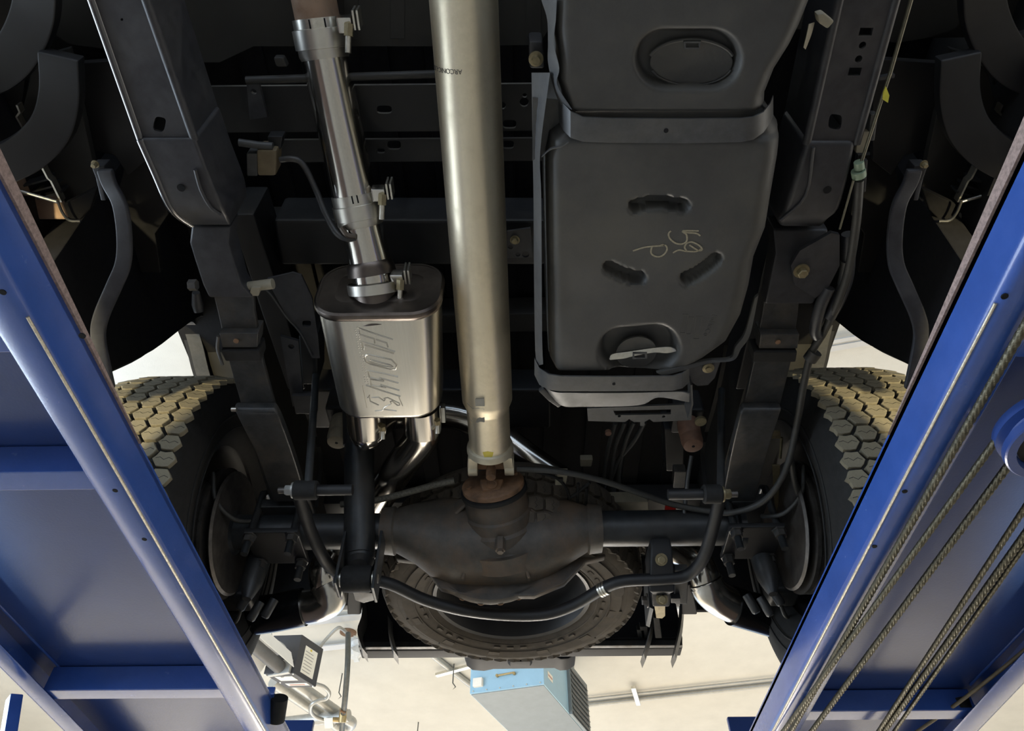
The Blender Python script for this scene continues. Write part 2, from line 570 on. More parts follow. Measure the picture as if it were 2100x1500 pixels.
for s in (-1, 1):
    xo = TX + s * 1.03          # outer skin
    xi = TX + s * 0.70
    cy, cz = AX.y, AX.z
    # liner: curved sheet over the wheel, open towards the front
    rings = []
    for p in ARCH[16:-11]:
        a, c = arch_pt(p, xo - s * 0.004, 0.012), arch_pt(p, xi, 0.012)
        d = p.normalized() * 0.006
        rings.append([a, c, c + d, a + d])
    MB().ring_faces(rings).build('wheel_arch_liner', 'body_primer', truck)
    # lip of the arch
    rings = []
    for p in ARCH[:]:
        a, c = arch_pt(p, xo, -0.004), arch_pt(p, xo - s * 0.045, -0.004)
        d = p.normalized() * 0.008
        rings.append([a, c, c + d, a + d])
    MB().ring_faces(rings).build('wheel_arch_lip', 'strap_steel', truck, label='folded lip of the rear wheel arch')
    # bed side skin with the arch cut out
    pts = [V((xo, 0.50, 1.85)), V((xo, 0.50, 1.36)), V((xo, 1.0, 1.34)), V((xo, 1.08, 1.17))] + [arch_pt(p, xo) for p in ARCH] + [V((xo, 2.70, 1.47)), V((xo, 2.70, 1.85))]
    link(flat_mesh(pts, [], 0.012, (-s, 0, 0)), 'bed_side', 'dark_paint', truck)
    # plastic splash shield closing the front of the arch: the black mass in front of each tyre
    pts = [arch_pt(p, xo - s * 0.02, 0.014) for p in ARCH[:18]] + [V((xo - s * 0.02, 0.80, 1.80)), V((xo - s * 0.02, 0.86, 1.17))]
    MB().prism(pts, (-s * 0.06, 0, 0)).build('splash_shield', 'black_liner', truck, 0.006)
    # inner bed wall above the frame
    MB().box((TX + s * 0.72, 1.62, 1.72), (0.012, 1.6, 0.22)).build('wheel_house_wall', 'body_primer', truck)
    # lower quarter panel behind the wheel
    MB().prism([V((xo - s * 0.01, cy + 0.57, 1.26)), V((xo - s * 0.01, cy + 0.57, 1.75)), V((xo - s * 0.01, 2.68, 1.75)), V((xo - s * 0.01, 2.68, 1.47))], (-s * 0.02, 0, 0)).build('quarter_panel', 'black_liner', truck, 0.004)
    MB().box((xo - s * 0.20, cy + 0.62, 1.51), (0.38, 0.02, 0.34)).build('rear_splash_guard', 'black_liner', truck, 0.004)
    # cab side sill, closing the floor towards the outside
    MB().box((TX + s * 1.10, -0.5, 1.64), (0.02, 2.06, 0.42)).build('cab_side', 'dark_paint', truck, 0.004)
    MB().box((TX + s * 0.90, -0.5, 1.66), (0.44, 2.06, 0.02)).build('cab_floor_edge', 'body_primer', truck, 0.004)

# ---- frame rails
def c_rail(bottom, z, h, inner_right, holes, name):
    """box rail: pierced lower flange plus the two webs and the top"""
    xs = bottom
    quad = [(xs[0][0], xs[0][2]), (xs[0][1], xs[0][2])] + [(q[1], q[2]) for q in xs[1:]] + [(q[0], q[2]) for q in reversed(xs[1:])]
    root = plate_px(name, 'frame_paint', quad, z, 0.006, truck, holes)
    for side in (0, 1):
        pts = [W(q[side], q[2], z) for q in xs]
        wv = (W(xs[0][1], xs[0][2], z) - W(xs[0][0], xs[0][2], z)).normalized() * (0.006 if side == 0 else -0.006)
        rings = [[p, p + wv, p + wv + Z * h, p + Z * h] for p in pts]
        MB().ring_faces(rings).build('rail_web', 'frame_paint', root, 0.002)
    MB().loft_px([(q[0] + 2, q[1] - 2, q[2], z + h) for q in xs], 0.006).build('rail_top_flange', 'frame_paint', root)
    for q in (xs[0], xs[-1]):  # added end plates, keeping light out of the pierced rail
        a, b_ = W(q[0], q[2], z), W(q[1], q[2], z)
        MB().ring_faces([[a, b_, b_ + Y * 0.004, a + Y * 0.004], [p + Z * h for p in (a, b_, b_ + Y * 0.004, a + Y * 0.004)]]).build('rail_light_stop', 'dark_paint', root)
    # rounded lower corners
    for side in (0, 1):
        pts = [W(q[side], q[2], z) + Z * 0.003 for q in xs]
        MB().tube(pts, 0.008, 14).build('rail_edge', 'rim_highlight_gloss' if side == 0 and inner_right else 'frame_paint', root)  # only one rail's outer edge takes the glossy highlight copy
    return root


def slot_px(cx, cy, w, h, ang=0.0, n=8):
    pts = []
    for k in range(2 * n):
        a = PI * k / (n - 0.5) if False else 2 * PI * k / (2 * n)
        x = math.copysign(abs(math.cos(a)) ** 0.55, math.cos(a)) * w / 2
        y = math.copysign(abs(math.sin(a)) ** 0.55, math.sin(a)) * h / 2
        pts.append((cx + x * math.cos(ang) - y * math.sin(ang), cy + x * math.sin(ang) + y * math.cos(ang)))
    return ('p', pts)


def rect_px(cx, cy, w, h, sk=0.0):
    return ('p', [(cx - w / 2 + sk, cy - h / 2), (cx + w / 2 + sk, cy - h / 2), (cx + w / 2 - sk, cy + h / 2), (cx - w / 2 - sk, cy + h / 2)])


RZ = 1.28
c_rail([(160, 278, -60), (187, 298, 0), (288, 398, 288)], RZ, 0.15, True, [slot_px(327, 255, 24, 30, 0.2), slot_px(250, 40, 5, 5)], 'frame_rail')
c_rail([(1738, 1862, -60), (1722, 1838, 0), (1655, 1757, 296)], RZ, 0.15, False,
       [rect_px(1776, 65, 27, 16, 2), ('c', 1769, 93, 0.006), ('c', 1761, 121, 0.006), rect_px(1753, 147, 25, 16, 2), slot_px(1713, 250, 27, 31, 0.15)], 'frame_rail')
# rear kick-up pieces with a curved nose
MB().loft_px([(286, 400, 284, 1.274, 0.15), (318, 428, 360, 1.272, 0.15), (343, 452, 418, 1.272, 0.15), (362, 465, 443, 1.282, 0.14), (392, 474, 463, 1.305, 0.12)], 0.15, 3).build('rail_extension', 'frame_paint', truck, 0.006, 3)
MB().tube([W(a, b_, z) + Z * 0.005 for a, b_, z in ((286, 288, 1.274), (318, 360, 1.272), (343, 418, 1.272), (362, 443, 1.282), (392, 463, 1.305))], 0.008, 12, 4).build('rail_edge', 'rim_highlight_gloss', truck)
MB().loft_px([(1653, 1757, 290, 1.274, 0.15), (1632, 1742, 362, 1.270, 0.15), (1610, 1722, 430, 1.274, 0.15), (1598, 1700, 452, 1.284, 0.14), (1600, 1690, 466, 1.31, 0.12)], 0.15, 3).build('rail_extension', 'frame_paint', truck, 0.012, 3)
MB().tube([W(400, 348, 1.269), W(412, 390, 1.269), W(432, 425, 1.271), W(452, 440, 1.276)], 0.0035, 8, 4).build('weld_bead', 'frame_paint', truck)
MB().tube([W(1668, 302, 1.269), W(1652, 400, 1.269), W(1600, 452, 1.276)], 0.0035, 8, 4).build('weld_bead', 'frame_paint', truck)
for x, y in ((371, 386), (1697, 390)):
    MB().lathe(W(x, y, 1.2695), Z, [(0, 0.0075), (0.012, 0.0075)], 18).build('rail_hole', 'black_liner', truck)
# upper rails over the axle (dark, inboard of the springs)
MB().loft_px([(470, 520, 440, 1.52), (535, 585, 640, 1.52), (590, 626, 800, 1.52)], 0.14).build('upper_frame_rail', 'dark_paint', truck, 0.006)
MB().loft_px([(1590, 1640, 440, 1.52), (1545, 1590, 640, 1.52), (1508, 1545, 800, 1.52)], 0.14).build('upper_frame_rail', 'dark_paint', truck, 0.006)
# spring hangers
hl = MB().loft_px([(392, 474, 464, 1.312, 0.06), (388, 470, 500, 1.300, 0.06), (397, 478, 530, 1.290, 0.06), (415, 496, 585, 1.280, 0.05), (428, 520, 612, 1.280, 0.04)], 0.05).build('spring_hanger', 'frame_paint', truck, 0.006)
MB().lathe(WX(392, 585, -0.68) + X * -0.004, X, [(0, 0.012), (0.016, 0.012)], 6).build('hanger_bolt', 'leaf_steel', hl)
rod('hanger_bolt', 'beige_plastic', W(500, 590, 1.30), W(560, 582, 1.30), 0.0115, hl)
MB().loft_px([(515, 535, 590, 1.285), (510, 530, 608, 1.285)], 0.02).build('hanger_nut', 'beige_plastic', hl, 0.002)
MB().tube([W(402, 600, 1.28), W(405, 625, 1.28), W(408, 640, 1.275)], [0.008, 0.012, 0.010], 10, 3).build('hanger_hook', 'dark_paint', hl)
hr = MB().loft_px([(1585, 1700, 470, 1.33, 0.06), (1590, 1692, 520, 1.305, 0.06), (1578, 1690, 580, 1.285, 0.05), (1568, 1668, 625, 1.283, 0.04)], 0.05).build('spring_hanger', 'frame_paint', truck, 0.006)
me = flat_mesh([W(a, b, 1.276) for a, b in ((1640, 515), (1705, 478), (1722, 482), (1722, 545), (1700, 588), (1672, 612), (1630, 585), (1622, 545))], [], 0.01, (0, 0, -1))
link(me, 'gusset_plate', 'frame_paint', hr)
hexbolt('hanger_bolt', 'gold_zinc', W(1643, 555, 1.276), -Z, 0.011, 0.016, hr, label='dull gold bolt head on the spring hanger')
MB().tube([W(1740, 480, 1.30), W(1738, 560, 1.29), W(1722, 610, 1.28), W(1700, 650, 1.28)], 0.014, 12, 4).build('hanger_shield', 'frame_paint', hr)

# ---- leaf springs: leaves, clip, overload leaf
def spring(main, over, clip, pad):
    sx = MB().loft_px(main, 0.014).build('leaf_spring', 'leaf_steel', truck, 0.003)
    b = MB().loft_px([(q[0] + 3, q[1] - 3, q[2], q[3] + 0.014) for q in main], 0.012)
    b.build('spring_leaf', 'leaf_steel', sx, 0.002)
    MB().loft_px(over, 0.024, 3).build('overload_leaf', 'leaf_steel', sx, 0.005)
    MB().loft_px(clip, 0.05).build('spring_clip', 'leaf_steel', sx, 0.003)
    MB().loft_px(pad, 0.05).build('clip_block', 'rubber', sx, 0.004)
    x, y = (clip[0][0] + clip[0][1]) / 2 - 5, (clip[0][2] + clip[1][2]) / 2
    MB().lathe(W(x, y, clip[0][3]), -Z, [(0, 0.006), (0.003, 0.006), (0.004, 0.003)], 14).build('clip_rivet', 'rusty_iron', sx)
    return sx


spl = spring([(436, 520, 600, 1.290), (446, 522, 640, 1.288), (470, 540, 745, 1.284), (497, 566, 840, 1.284), (540, 612, 985, 1.292), (566, 634, 1062, 1.296)],
             [(478, 562, 838, 1.262), (490, 575, 862, 1.252), (530, 605, 945, 1.262), (560, 630, 1030, 1.272)],
             [(449, 530, 684, 1.268), (456, 528, 714, 1.268)], [(452, 532, 720, 1.262), (462, 536, 742, 1.262)])
MB().lathe(W(482, 840, 1.255), X, [(-0.008, 0.006), (0.004, 0.006)], 14).build('leaf_tip', 'zinc', spl)
MB().tube([W(448, 690, 1.27), W(446, 715, 1.265), W(452, 735, 1.26), W(456, 748, 1.26)], 0.004, 8, 3).build('clip_bolt', 'leaf_steel', spl)
spring([(1568, 1640, 612, 1.290), (1562, 1636, 650, 1.288), (1545, 1622, 745, 1.284), (1524, 1598, 840, 1.284), (1488, 1558, 985, 1.292), (1468, 1540, 1062, 1.296)],
       [(1524, 1604, 838, 1.262), (1515, 1596, 862, 1.252), (1496, 1570, 945, 1.262), (1480, 1548, 1030, 1.272)],
       [(1560, 1640, 686, 1.268), (1556, 1636, 716, 1.268)], [(1546, 1636, 722, 1.262), (1544, 1632, 744, 1.262)])

# ---- cross members
plate_px('cross_member', 'dark_paint', [(420, 178), (1118, 172), (1118, 268), (445, 272)], 1.54, 0.008, truck,
         [slot_px(788, 225, 31, 17), slot_px(1045, 255, 28, 18), ('c', 1030, 217, 0.008), ('c', 1075, 210, 0.010), ('c', 1076, 196, 0.005)])
plate_px('cross_member', 'dark_paint', [(560, 288), (1118, 284), (1118, 330), (575, 333)], 1.53, 0.008, truck,
         [slot_px(808, 298, 28, 19), slot_px(781, 310, 16, 10), slot_px(1042, 297, 24, 17)])
rod('body_brace', 'body_primer', W(505, 165, 1.50), W(900, 152, 1.52), 0.008, truck)
plate_px('mount_bracket', 'frame_paint', [(505, 165), (530, 168), (548, 240), (512, 246)], 1.50, 0.01, truck, [('c', 520, 188, 0.006)])
MB().loft_px([(560, 1120, 452, 1.56), (575, 1120, 545, 1.56)], 0.12).build('cross_member', 'dark_paint', truck, 0.01)
plate_px('cross_bracket', 'frame_paint', [(1040, 475), (1088, 468), (1092, 528), (1040, 530)], 1.52, 0.006, truck, [('c', 1047, 507, 0.006), ('c', 1062, 522, 0.006), ('c', 1078, 522, 0.009)])
hexbolt('bracket_bolt', 'gold_zinc', W(1056, 492, 1.52), -Z, 0.008, 0.010, truck)
MB().loft_px([(640, 1130, 800, 1.62), (640, 1130, 880, 1.62)], 0.10).build('cross_member', 'dark_paint', truck, 0.01)
plate_px('hanger_bracket', 'frame_paint', [(548, 572), (600, 560), (618, 565), (640, 612), (652, 690), (656, 735), (640, 735), (618, 690), (590, 652), (562, 602)], 1.42, 0.006, truck, [slot_px(629, 664, 18, 12)])
MB().strip([W(541, 592, 1.418), W(556, 606, 1.418), W(588, 652, 1.418), (W(616, 684, 1.416)), W(640, 732, 1.41)], 0.004, (0, 0, 0.03), 4).build('bracket_flange', 'strap_steel', truck)
MB().loft_px([(612, 652, 690, 1.50), (620, 652, 790, 1.50)], 0.10).build('shock_tower', 'dark_paint', truck, 0.006)
MB().loft_px([(598, 650, 812, 1.45), (606, 650, 850, 1.45)], 0.02).build('shock_tower_plate', 'frame_paint', truck, 0.003)
plate_px('frame_bracket', 'frame_paint', [(575, 690), (612, 700), (622, 820), (600, 835)], 1.46, 0.008, truck, [('c', 597, 711, 0.008)])
MB().loft_px([(560, 580, 118, 1.5), (566, 590, 138, 1.5)], 0.02).build('body_plug', 'body_primer', truck, 0.004)
MB().lathe(W(1099, 120, 1.42), -Z, [(0, 0.014), (0.004, 0.014), (0.005, 0.008), (0.014, 0.0075)], 24).build('body_mount', 'gold_zinc', truck, label='yellowed bolt and washer of a body mount')
MB().loft_px([(1084, 1114, 85, 1.43), (1086, 1118, 142, 1.43)], 0.06).build('mount_bracket', 'frame_paint', truck, 0.006)

# ---- outer floor pieces left and right: hoops, rocker, step brackets, struts
for s in (-1, 1):
    mx = (lambda a: a) if s < 0 else (lambda a: 2090 - a)
    # big curved wheel-house hoops of the body side (flat bent bars)
    MB().strip([W(mx(70), -40, 1.46), W(mx(66), 30, 1.46), W(mx(40), 95, 1.45), W(mx(0), 140, 1.44), W(mx(-60), 170, 1.43)], 0.075, (0, 0, 0.03), 6).build('body_hoop', 'dark_paint', truck, 0.004)
    MB().strip([W(mx(118), 115, 1.44), W(mx(120), 200, 1.42), W(mx(100), 268, 1.40), W(mx(50), 318, 1.38), W(mx(-20), 352, 1.36)], 0.075, (0, 0, 0.03), 6).build('body_hoop', 'dark_paint', truck, 0.004)
    # rocker panel sheet and its flanges
    MB().prism([W(mx(a), b, 1.50) for a, b in ((70, 120), (140, 100), (190, 330), (200, 390), (130, 420), (95, 330), (40, 250))], (0, 0, 0.02)).build('rocker_panel', 'body_primer', truck, 0.003)
    MB().prism([W(mx(a), b, 1.52) for a, b in ((-40, 60), (60, 90), (40, 260), (-60, 240))], (0, 0, 0.02)).build('rocker_panel', 'body_primer', truck, 0.003)
    for pts, z in ((((68, 98), (84, 140), (92, 152), (104, 156)), 1.47), (((34, 216), (40, 231), (33, 240), (60, 288)), 1.46), (((80, 333), (97, 366), (104, 372), (125, 415)), 1.42)):
        MB().strip([W(mx(a), b, z) for a, b in pts], 0.004, (0, 0, 0.018)).build('panel_flange', 'zinc', truck, label='bright thin sheet metal flange edge')
    MB().tube([W(mx(118), 412, 1.40), W(mx(128), 436, 1.40), W(mx(142), 452, 1.40), W(mx(165), 454, 1.40)], 0.003, 8, 4).build('panel_hem', 'strap_steel', truck)
    MB().prism([W(mx(a), b, 1.42) for a, b in ((128, 420), (200, 385), (185, 430), (165, 452), (142, 450))], (0, 0, 0.02)).build('rocker_corner', 'black_liner', truck, 0.004)
    # rocker outer piece with small ribs, catching daylight
    MB().prism([WX(mx(a), b, s * 1.02 + TX) for a, b in ((22, 366), (46, 352), (66, 402), (40, 398))], (s * 0.01, 0, 0.0)).build('rocker_tab', 'zinc' if s > 0 else 'rusty_pipe', truck)
    for k in range(3):
        a, b = 48 + 14 * k, 372 + 13 * k
        MB().strip([W(mx(a), b + 10, 1.43), W(mx(a + 52), b - 4, 1.43)], 0.004, (0, 0, 0.03)).build('rocker_rib', 'dark_paint', truck)
    rod('rocker_edge', 'zinc', W(mx(36), 391, 1.415), W(mx(118), 414, 1.415), 0.004, truck)
    MB().loft_px([(mx(60) - 40, mx(60) + 60, 405, 1.46), (mx(80) - 40, mx(80) + 60, 452, 1.44)], 0.02).build('rocker_closing_panel', 'rusty_pipe' if s < 0 else 'beige_plastic', truck, 0.006)
    # cranked strut running down to the runway
    st = MB().strip([W(mx(212), 350, 1.30), W(mx(222), 380, 1.295), W(mx(244), 425, 1.28), W(mx(253), 490, 1.26), W(mx(250), 545, 1.24), W(mx(232), 590, 1.22), W(mx(206), 650, 1.20), W(mx(199), 690, 1.19), W(mx(208), 745, 1.17), W(mx(220), 800, 1.15)], 0.030, (0, 0, 0.012), 5).build('body_strut', 'frame_paint', truck, 0.004)
    MB().loft_px([(mx(200) - 14, mx(200) + 14, 340, 1.31), (mx(212) - 14, mx(212) + 14, 372, 1.305)], 0.03).build('strut_bracket', 'dark_paint', st, 0.003)
    hexbolt('strut_bolt', 'gold_zinc', W(mx(196), 336, 1.31), -Z, 0.005, 0.012, st)
    MB().loft_px([(mx(201) - 5, mx(201) + 5, 366, 1.31), (mx(212) - 5, mx(212) + 5, 412, 1.30)], 0.02).build('strut_tab', 'frame_paint', st, 0.002)
    # bowed stiffener of the inner panel
    MB().prism([W(mx(a), b, 1.55) for a, b in ((150, 130), (300, 120), (300, 330), (262, 360), (235, 320), (160, 300))], (0, 0, 0.02)).build('inner_floor_panel', 'dark_paint', truck, 0.003)
    MB().prism([W(mx(a), b, 1.58) for a, b in ((260, 318), (330, 318), (345, 440), (318, 480), (330, 560), (290, 560), (240, 400))], (0, 0, 0.02)).build('bed_front_panel', 'dark_paint', truck, 0.003)

# ---- driveshaft
def shaft_c(py):
    t = py / 880.0
    px = 946.5 + (1000 - 946.5) * t
    return W(px, py, 1.392 + (1.275 - 1.392) * t) + Z * 0.055


A, B = shaft_c(-120), shaft_c(842)
dax = (B - A).normalized()
ds = MB().lathe(A, dax, [(0, 0.0635), ((B - A).length, 0.0635), ((B - A).length + 0.012, 0.0632), ((B - A).length + 0.035, 0.055), ((B - A).length + 0.04, 0.0545),
                         ((shaft_c(938) - A).length, 0.0545)], 56).build('driveshaft', 'aluminium', truck, label='long brushed aluminium driveshaft tube')
t0 = (shaft_c(938) - A).length
MB().lathe(A + dax * t0, dax, [(0, 0.0545), (0.004, 0.060), (0.012, 0.062), (0.022, 0.062), (0.026, 0.057), (0.030, 0.050)], 56).build('yoke_collar', 'cast_aluminium', ds)
uj = A + dax * (t0 + 0.075)
fdir = Y
for s in (-1, 1):
    b = MB()
    b.prism([A + dax * (t0 + 0.02) + X * s * 0.032 + Z * zz for zz in (-0.034, 0.034)] + [uj + X * s * 0.036 + Z * zz for zz in (0.026, -0.026)], X * s * 0.026)
    b.lathe(uj + X * s * 0.036, X * s, [(0, 0.030), (0.026, 0.030)], 24)
    b.build('yoke_ear', 'cast_aluminium', ds, 0.003)
b = MB().lathe(uj - X * 0.055, X, [(0, 0.013), (0.11, 0.013)], 16)
b.lathe(uj - Z * 0.045, Z, [(0, 0.013), (0.09, 0.013)], 16)
b.build('universal_joint', 'rusty_iron', ds)
# balance weight, cut patch and paint dab on the tube


def on_shaft(px, py):
    """point of the tube's lower surface seen at a pixel"""
    r = ray(px, py).normalized()
    best = None
    for k in range(1, 4000):
        p = r * (0.9 + k * 0.0003)
        t = (p - A).dot(dax)
        rad = 0.0635 if t < (B - A).length + 0.01 else 0.0545
        if (p - A - dax * t).length <= rad:
            best = p
            break
    return best or W(px, py, 1.28)


def shaft_patch(name, m, px, th, label=None):
    lo = [on_shaft(a, b) for a, b in px]
    out = []
    for p in lo:
        t = (p - A).dot(dax)
        n = (p - A - dax * t).normalized()
        out.append((p + n * th, p - n * 0.004))
    return MB().ring_faces([[o[0] for o in out], [o[1] for o in out]]).build(name, m, ds, label=label)


shaft_patch('balance_weight', 'grey_patch', [(976, 817), (993, 816), (994, 831), (977, 831)], 0.005, 'small square balance weight')
shaft_patch('foil_patch', 'grey_patch', [(958, 826), (963, 832), (970, 838), (980, 837), (993, 839), (994, 866), (978, 867), (966, 864), (961, 850)], 0.0007, 'torn grey foil patch on the shaft')
shaft_patch('paint_dab', 'yellow_paint', [(990, 928), (1000, 926), (1012, 928), (1010, 936), (1003, 941), (994, 939)], 0.001, 'yellow paint dab')
# printed maker's line round the tube
me = text_mesh('ARCONIC-L BENA', 0.0125, 0.0004, (0, 0, 0), X, Y, spacing=0.95)
c0 = on_shaft(912, 138)
tt = (c0 - A).dot(dax)
c1 = on_shaft(948, 147)
n0 = (c1 - A - dax * (c1 - A).dot(dax)).normalized()
w0 = n0.cross(dax).normalized()
if w0.x > 0:
    w0 = -w0
hw = max(v.co.x for v in me.vertices)
for v in me.vertices:
    l = v.co.x + hw
    a = l / 0.0635
    n = n0 * math.cos(a) + w0 * math.sin(a)
    v.co = A + dax * ((c1 - A).dot(dax) + v.co.y) + n * (0.0635 + 0.0004 + v.co.z)
link(me, 'shaft_print', 'ink', ds, label='dark upside-down maker print across the tube')

# ---- fuel tank
TZ = 1.20
XL = [(-60, 1138), (0, 1138), (60, 1136), (110, 1142), (165, 1140), (200, 1152), (235, 1160), (262, 1162), (290, 1128), (330, 1120), (500, 1122), (600, 1124), (745, 1126), (772, 1140)]
XR = [(-60, 1690), (0, 1676), (60, 1652), (100, 1632), (150, 1600), (200, 1580), (235, 1580), (255, 1600), (275, 1612), (330, 1606), (420, 1590), (480, 1580), (540, 1556), (600, 1545), (660, 1528), (710, 1500), (740, 1458), (772, 1400)]


def interp(tab, y):
    for (a, b), (c, d) in zip(tab[:-1], tab[1:]):
        if a <= y <= c:
            return b + (d - b) * (y - a) / (c - a)
    return tab[-1][1] if y > tab[-1][0] else tab[0][1]


def seg_d(p, a, b):
    ax, ay = a
    bx, by = b
    vx, vy = bx - ax, by - ay
    L2 = vx * vx + vy * vy
    t = 0 if L2 == 0 else max(0, min(1, ((p[0] - ax) * vx + (p[1] - ay) * vy) / L2))
    return math.hypot(p[0] - ax - t * vx, p[1] - ay - t * vy)


def ss(a, b, x):
    t = max(0, min(1, (x - a) / (b - a)))
    return t * t * (3 - 2 * t)


SLOTS = [[(1302, 424), (1330, 417), (1360, 416), (1402, 423)], [(1250, 550), (1275, 562), (1298, 569), (1312, 571)], [(1408, 572), (1430, 562), (1452, 547), (1468, 533)]]


def tank_h(px, py):
    h = 0.0
    for sl in SLOTS:
        d = min(seg_d((px, py), a, b) for a, b in zip(sl[:-1], sl[1:]))
        h += 0.024 * (1 - ss(8, 15, d))
    # recess for the front lid: stadium
    d = seg_d((px, py), (1365, 122), (1458, 122))
    h += 0.026 * (1 - ss(50, 66, d))
    d = seg_d((px, py), (1275, 722), (1345, 716))
    h += 0.034 * (1 - ss(34, 52, d))
    # long shallow pressed waves
    h += 0.004 * (math.sin(py / 42.0) * ss(480, 620, py)) * ss(1120, 1180, px) * (1 - ss(1150, 1300, px))
    # groove where the front strap lies
    h += 0.010 * (ss(222, 236, py) - ss(282, 292, py))
    h += 0.02 * ss(0, 60, 60 - abs(py - 250)) * ss(1500, 1600, px) * 0.4
    return h


rows = [-60 + 5 * k for k in range(int((772 + 60) / 5) + 1)]
NU = 104
R_ = 26.0
rings = []
for py in rows:
    xl, xr = interp(XL, py), interp(XR, py)
    ring = [W(xl, py, TZ) + Z * 0.30]
    for k in range(NU + 1):
        t = k / NU
        t = 0.5 - 0.5 * math.cos(PI * t) if False else t
        px = xl + (xr - xl) * t
        e = min(px - xl, (xr - px) * 0.6, (772 - py) * 1.4 if py > 700 else 999)
        e = max(0, e)
        up = 0.0
        if e < R_:
            q = 1 - e / R_
            up = 0.045 * (1 - math.sqrt(max(0, 1 - q * q)))
        ring.append(W(px, py, TZ) + Z * (tank_h(px, py) + up))
    ring.append(W(xr, py, TZ) + Z * 0.30)
    rings.append(ring)
tb = MB().ring_faces(rings, closed=False)
last = rings[-1]
tb.ring_faces([last, [p + V((0, 0.01, 0.30 if 0 < i < len(last) - 1 else 0)) for i, p in enumerate(last)]], closed=False)
tank = tb.build('fuel_tank', 'tank_plastic', truck, smooth_angle=60, label='large dusty black moulded plastic fuel tank')
# straps
def strap(path, w, name='tank_strap', th=0.004):
    """flat band: list of (x, y upper, y lower, z)"""
    rr = [[W(a, b, z), W(a, c, z), W(a, c, z) + Z * th, W(a, b, z) + Z * th] for a, b, c, z in path]
    return MB().ring_faces(rr).build(name, 'strap_steel', tank, 0.0012, label='flat steel strap under the tank')


strap([(1146, 196, 250, 1.235), (1155, 212, 268, 1.210), (1170, 228, 283, 1.197), (1195, 240, 291, 1.194), (1250, 243, 293, 1.194), (1400, 244, 294, 1.194), (1520, 243, 292, 1.194), (1545, 240, 287, 1.196), (1566, 230, 272, 1.205), (1580, 212, 252, 1.222), (1586, 196, 238, 1.24)], 0)
strap([(1096, 735, 770, 1.230), (1106, 756, 790, 1.205), (1125, 768, 800, 1.190), (1150, 772, 803, 1.186), (1250, 773, 803, 1.186), (1380, 772, 802, 1.186), (1400, 766, 797, 1.190), (1414, 755, 785, 1.21)], 0)
MB().lathe(W(1366, 268, 1.1935), Z, [(-0.0006, 0.004), (0.002, 0.004)], 16).build('strap_hole', 'black_liner', tank)
MB().lathe(W(1259, 788, 1.1855), Z, [(-0.0006, 0.0035), (0.002, 0.0035)], 16).build('strap_hole', 'black_liner', tank)
# side skirt flange on the shaft side, and the lower lip behind the rear strap
def ribbon(name, m, a, b, parent, th=0.004, n=5, label=None):
    pa, pb = catmull([W(*q) for q in a], n), catmull([W(*q) for q in b], n)
    return MB().ring_faces([[p, q, q + Z * th, p + Z * th] for p, q in zip(pa, pb)]).build(name, m, parent, 0.001, label=label)


ribbon('tank_shield', 'strap_steel', [(1090, 150, 1.28), (1092, 290, 1.27), (1094, 400, 1.26), (1095, 560, 1.25), (1097, 700, 1.235), (1100, 752, 1.225)],
       [(1128, 150, 1.215), (1108, 310, 1.20), (1110, 400, 1.20), (1111, 560, 1.20), (1112, 700, 1.20), (1114, 748, 1.20)], tank, label='thin steel heat shield along the tank side')
ribbon('tank_shield', 'strap_steel', [(1110, 0, 1.26), (1122, 40, 1.25), (1124, 90, 1.24), (1124, 130, 1.235), (1137, 187, 1.225), (1150, 215, 1.22)],
       [(1142, 0, 1.20), (1140, 40, 1.20), (1136, 90, 1.20), (1147, 140, 1.198), (1143, 175, 1.197), (1174, 226, 1.196)], tank)
plate_px('tank_shield', 'strap_steel', [(1092, 200), (1145, 205), (1165, 292), (1110, 318), (1092, 330)], 1.245, 0.003, tank)
ribbon('shield_lip', 'strap_steel', [(1112, 320, 1.199), (1130, 305, 1.199), (1150, 300, 1.199), (1166, 291, 1.199)], [(1110, 324, 1.199), (1130, 308, 1.199), (1152, 303, 1.199), (1168, 293, 1.199)], tank, 0.006)
ribbon('tank_lip', 'strap_steel', [(1106, 778, 1.21), (1130, 802, 1.19), (1180, 806, 1.187), (1300, 806, 1.187), (1390, 804, 1.187), (1415, 808, 1.195)],
       [(1112, 800, 1.20), (1150, 832, 1.195), (1200, 835, 1.195), (1310, 832, 1.195), (1350, 816, 1.195), (1414, 826, 1.20)], tank, label='pale steel tray edge behind the tank')
MB().strip([W(1110, 800, 1.198), W(1130, 820, 1.195), (W(1150, 834, 1.195))], 0.016, (0, 0, 0.012)).build('lip_loop', 'dark_paint', tank, 0.003)
ribbon('tank_seam', 'tank_plastic', [(1346, 765, 1.194), (1400, 752, 1.20), (1450, 740, 1.21), (1498, 735, 1.225), (1508, 712, 1.23), (1525, 690, 1.23), (1535, 660, 1.235), (1548, 612, 1.235)],
       [(1360, 772, 1.192), (1405, 760, 1.198), (1455, 746, 1.206), (1504, 740, 1.22), (1520, 716, 1.225), (1536, 694, 1.225), (1545, 662, 1.23), (1556, 605, 1.235)], tank, 0.008)
ribbon('tank_bracket', 'beige_plastic', [(1659, 50, 1.22), (1655, 70, 1.22), (1648, 98, 1.225)], [(1671, 46, 1.25), (1664, 72, 1.25), (1652, 102, 1.25)], tank, 0.003)
MB().prism([W(a, b, 1.235) for a, b in ((1676, 30), (1690, 26), (1712, 44), (1698, 60), (1680, 48))], (0, 0, 0.02)).build('tank_clip', 'beige_plastic', tank, 0.003)
# front lid with its ring and tab; rear lid with bent bright ring
def oval_px(cx, cy, a, b, z, n=48, t0=0, t1=2 * PI):
    return [W(cx + a * math.cos(t0 + (t1 - t0) * k / n), cy + b * math.sin(t0 + (t1 - t0) * k / n), z) for k in range(n + 1)]


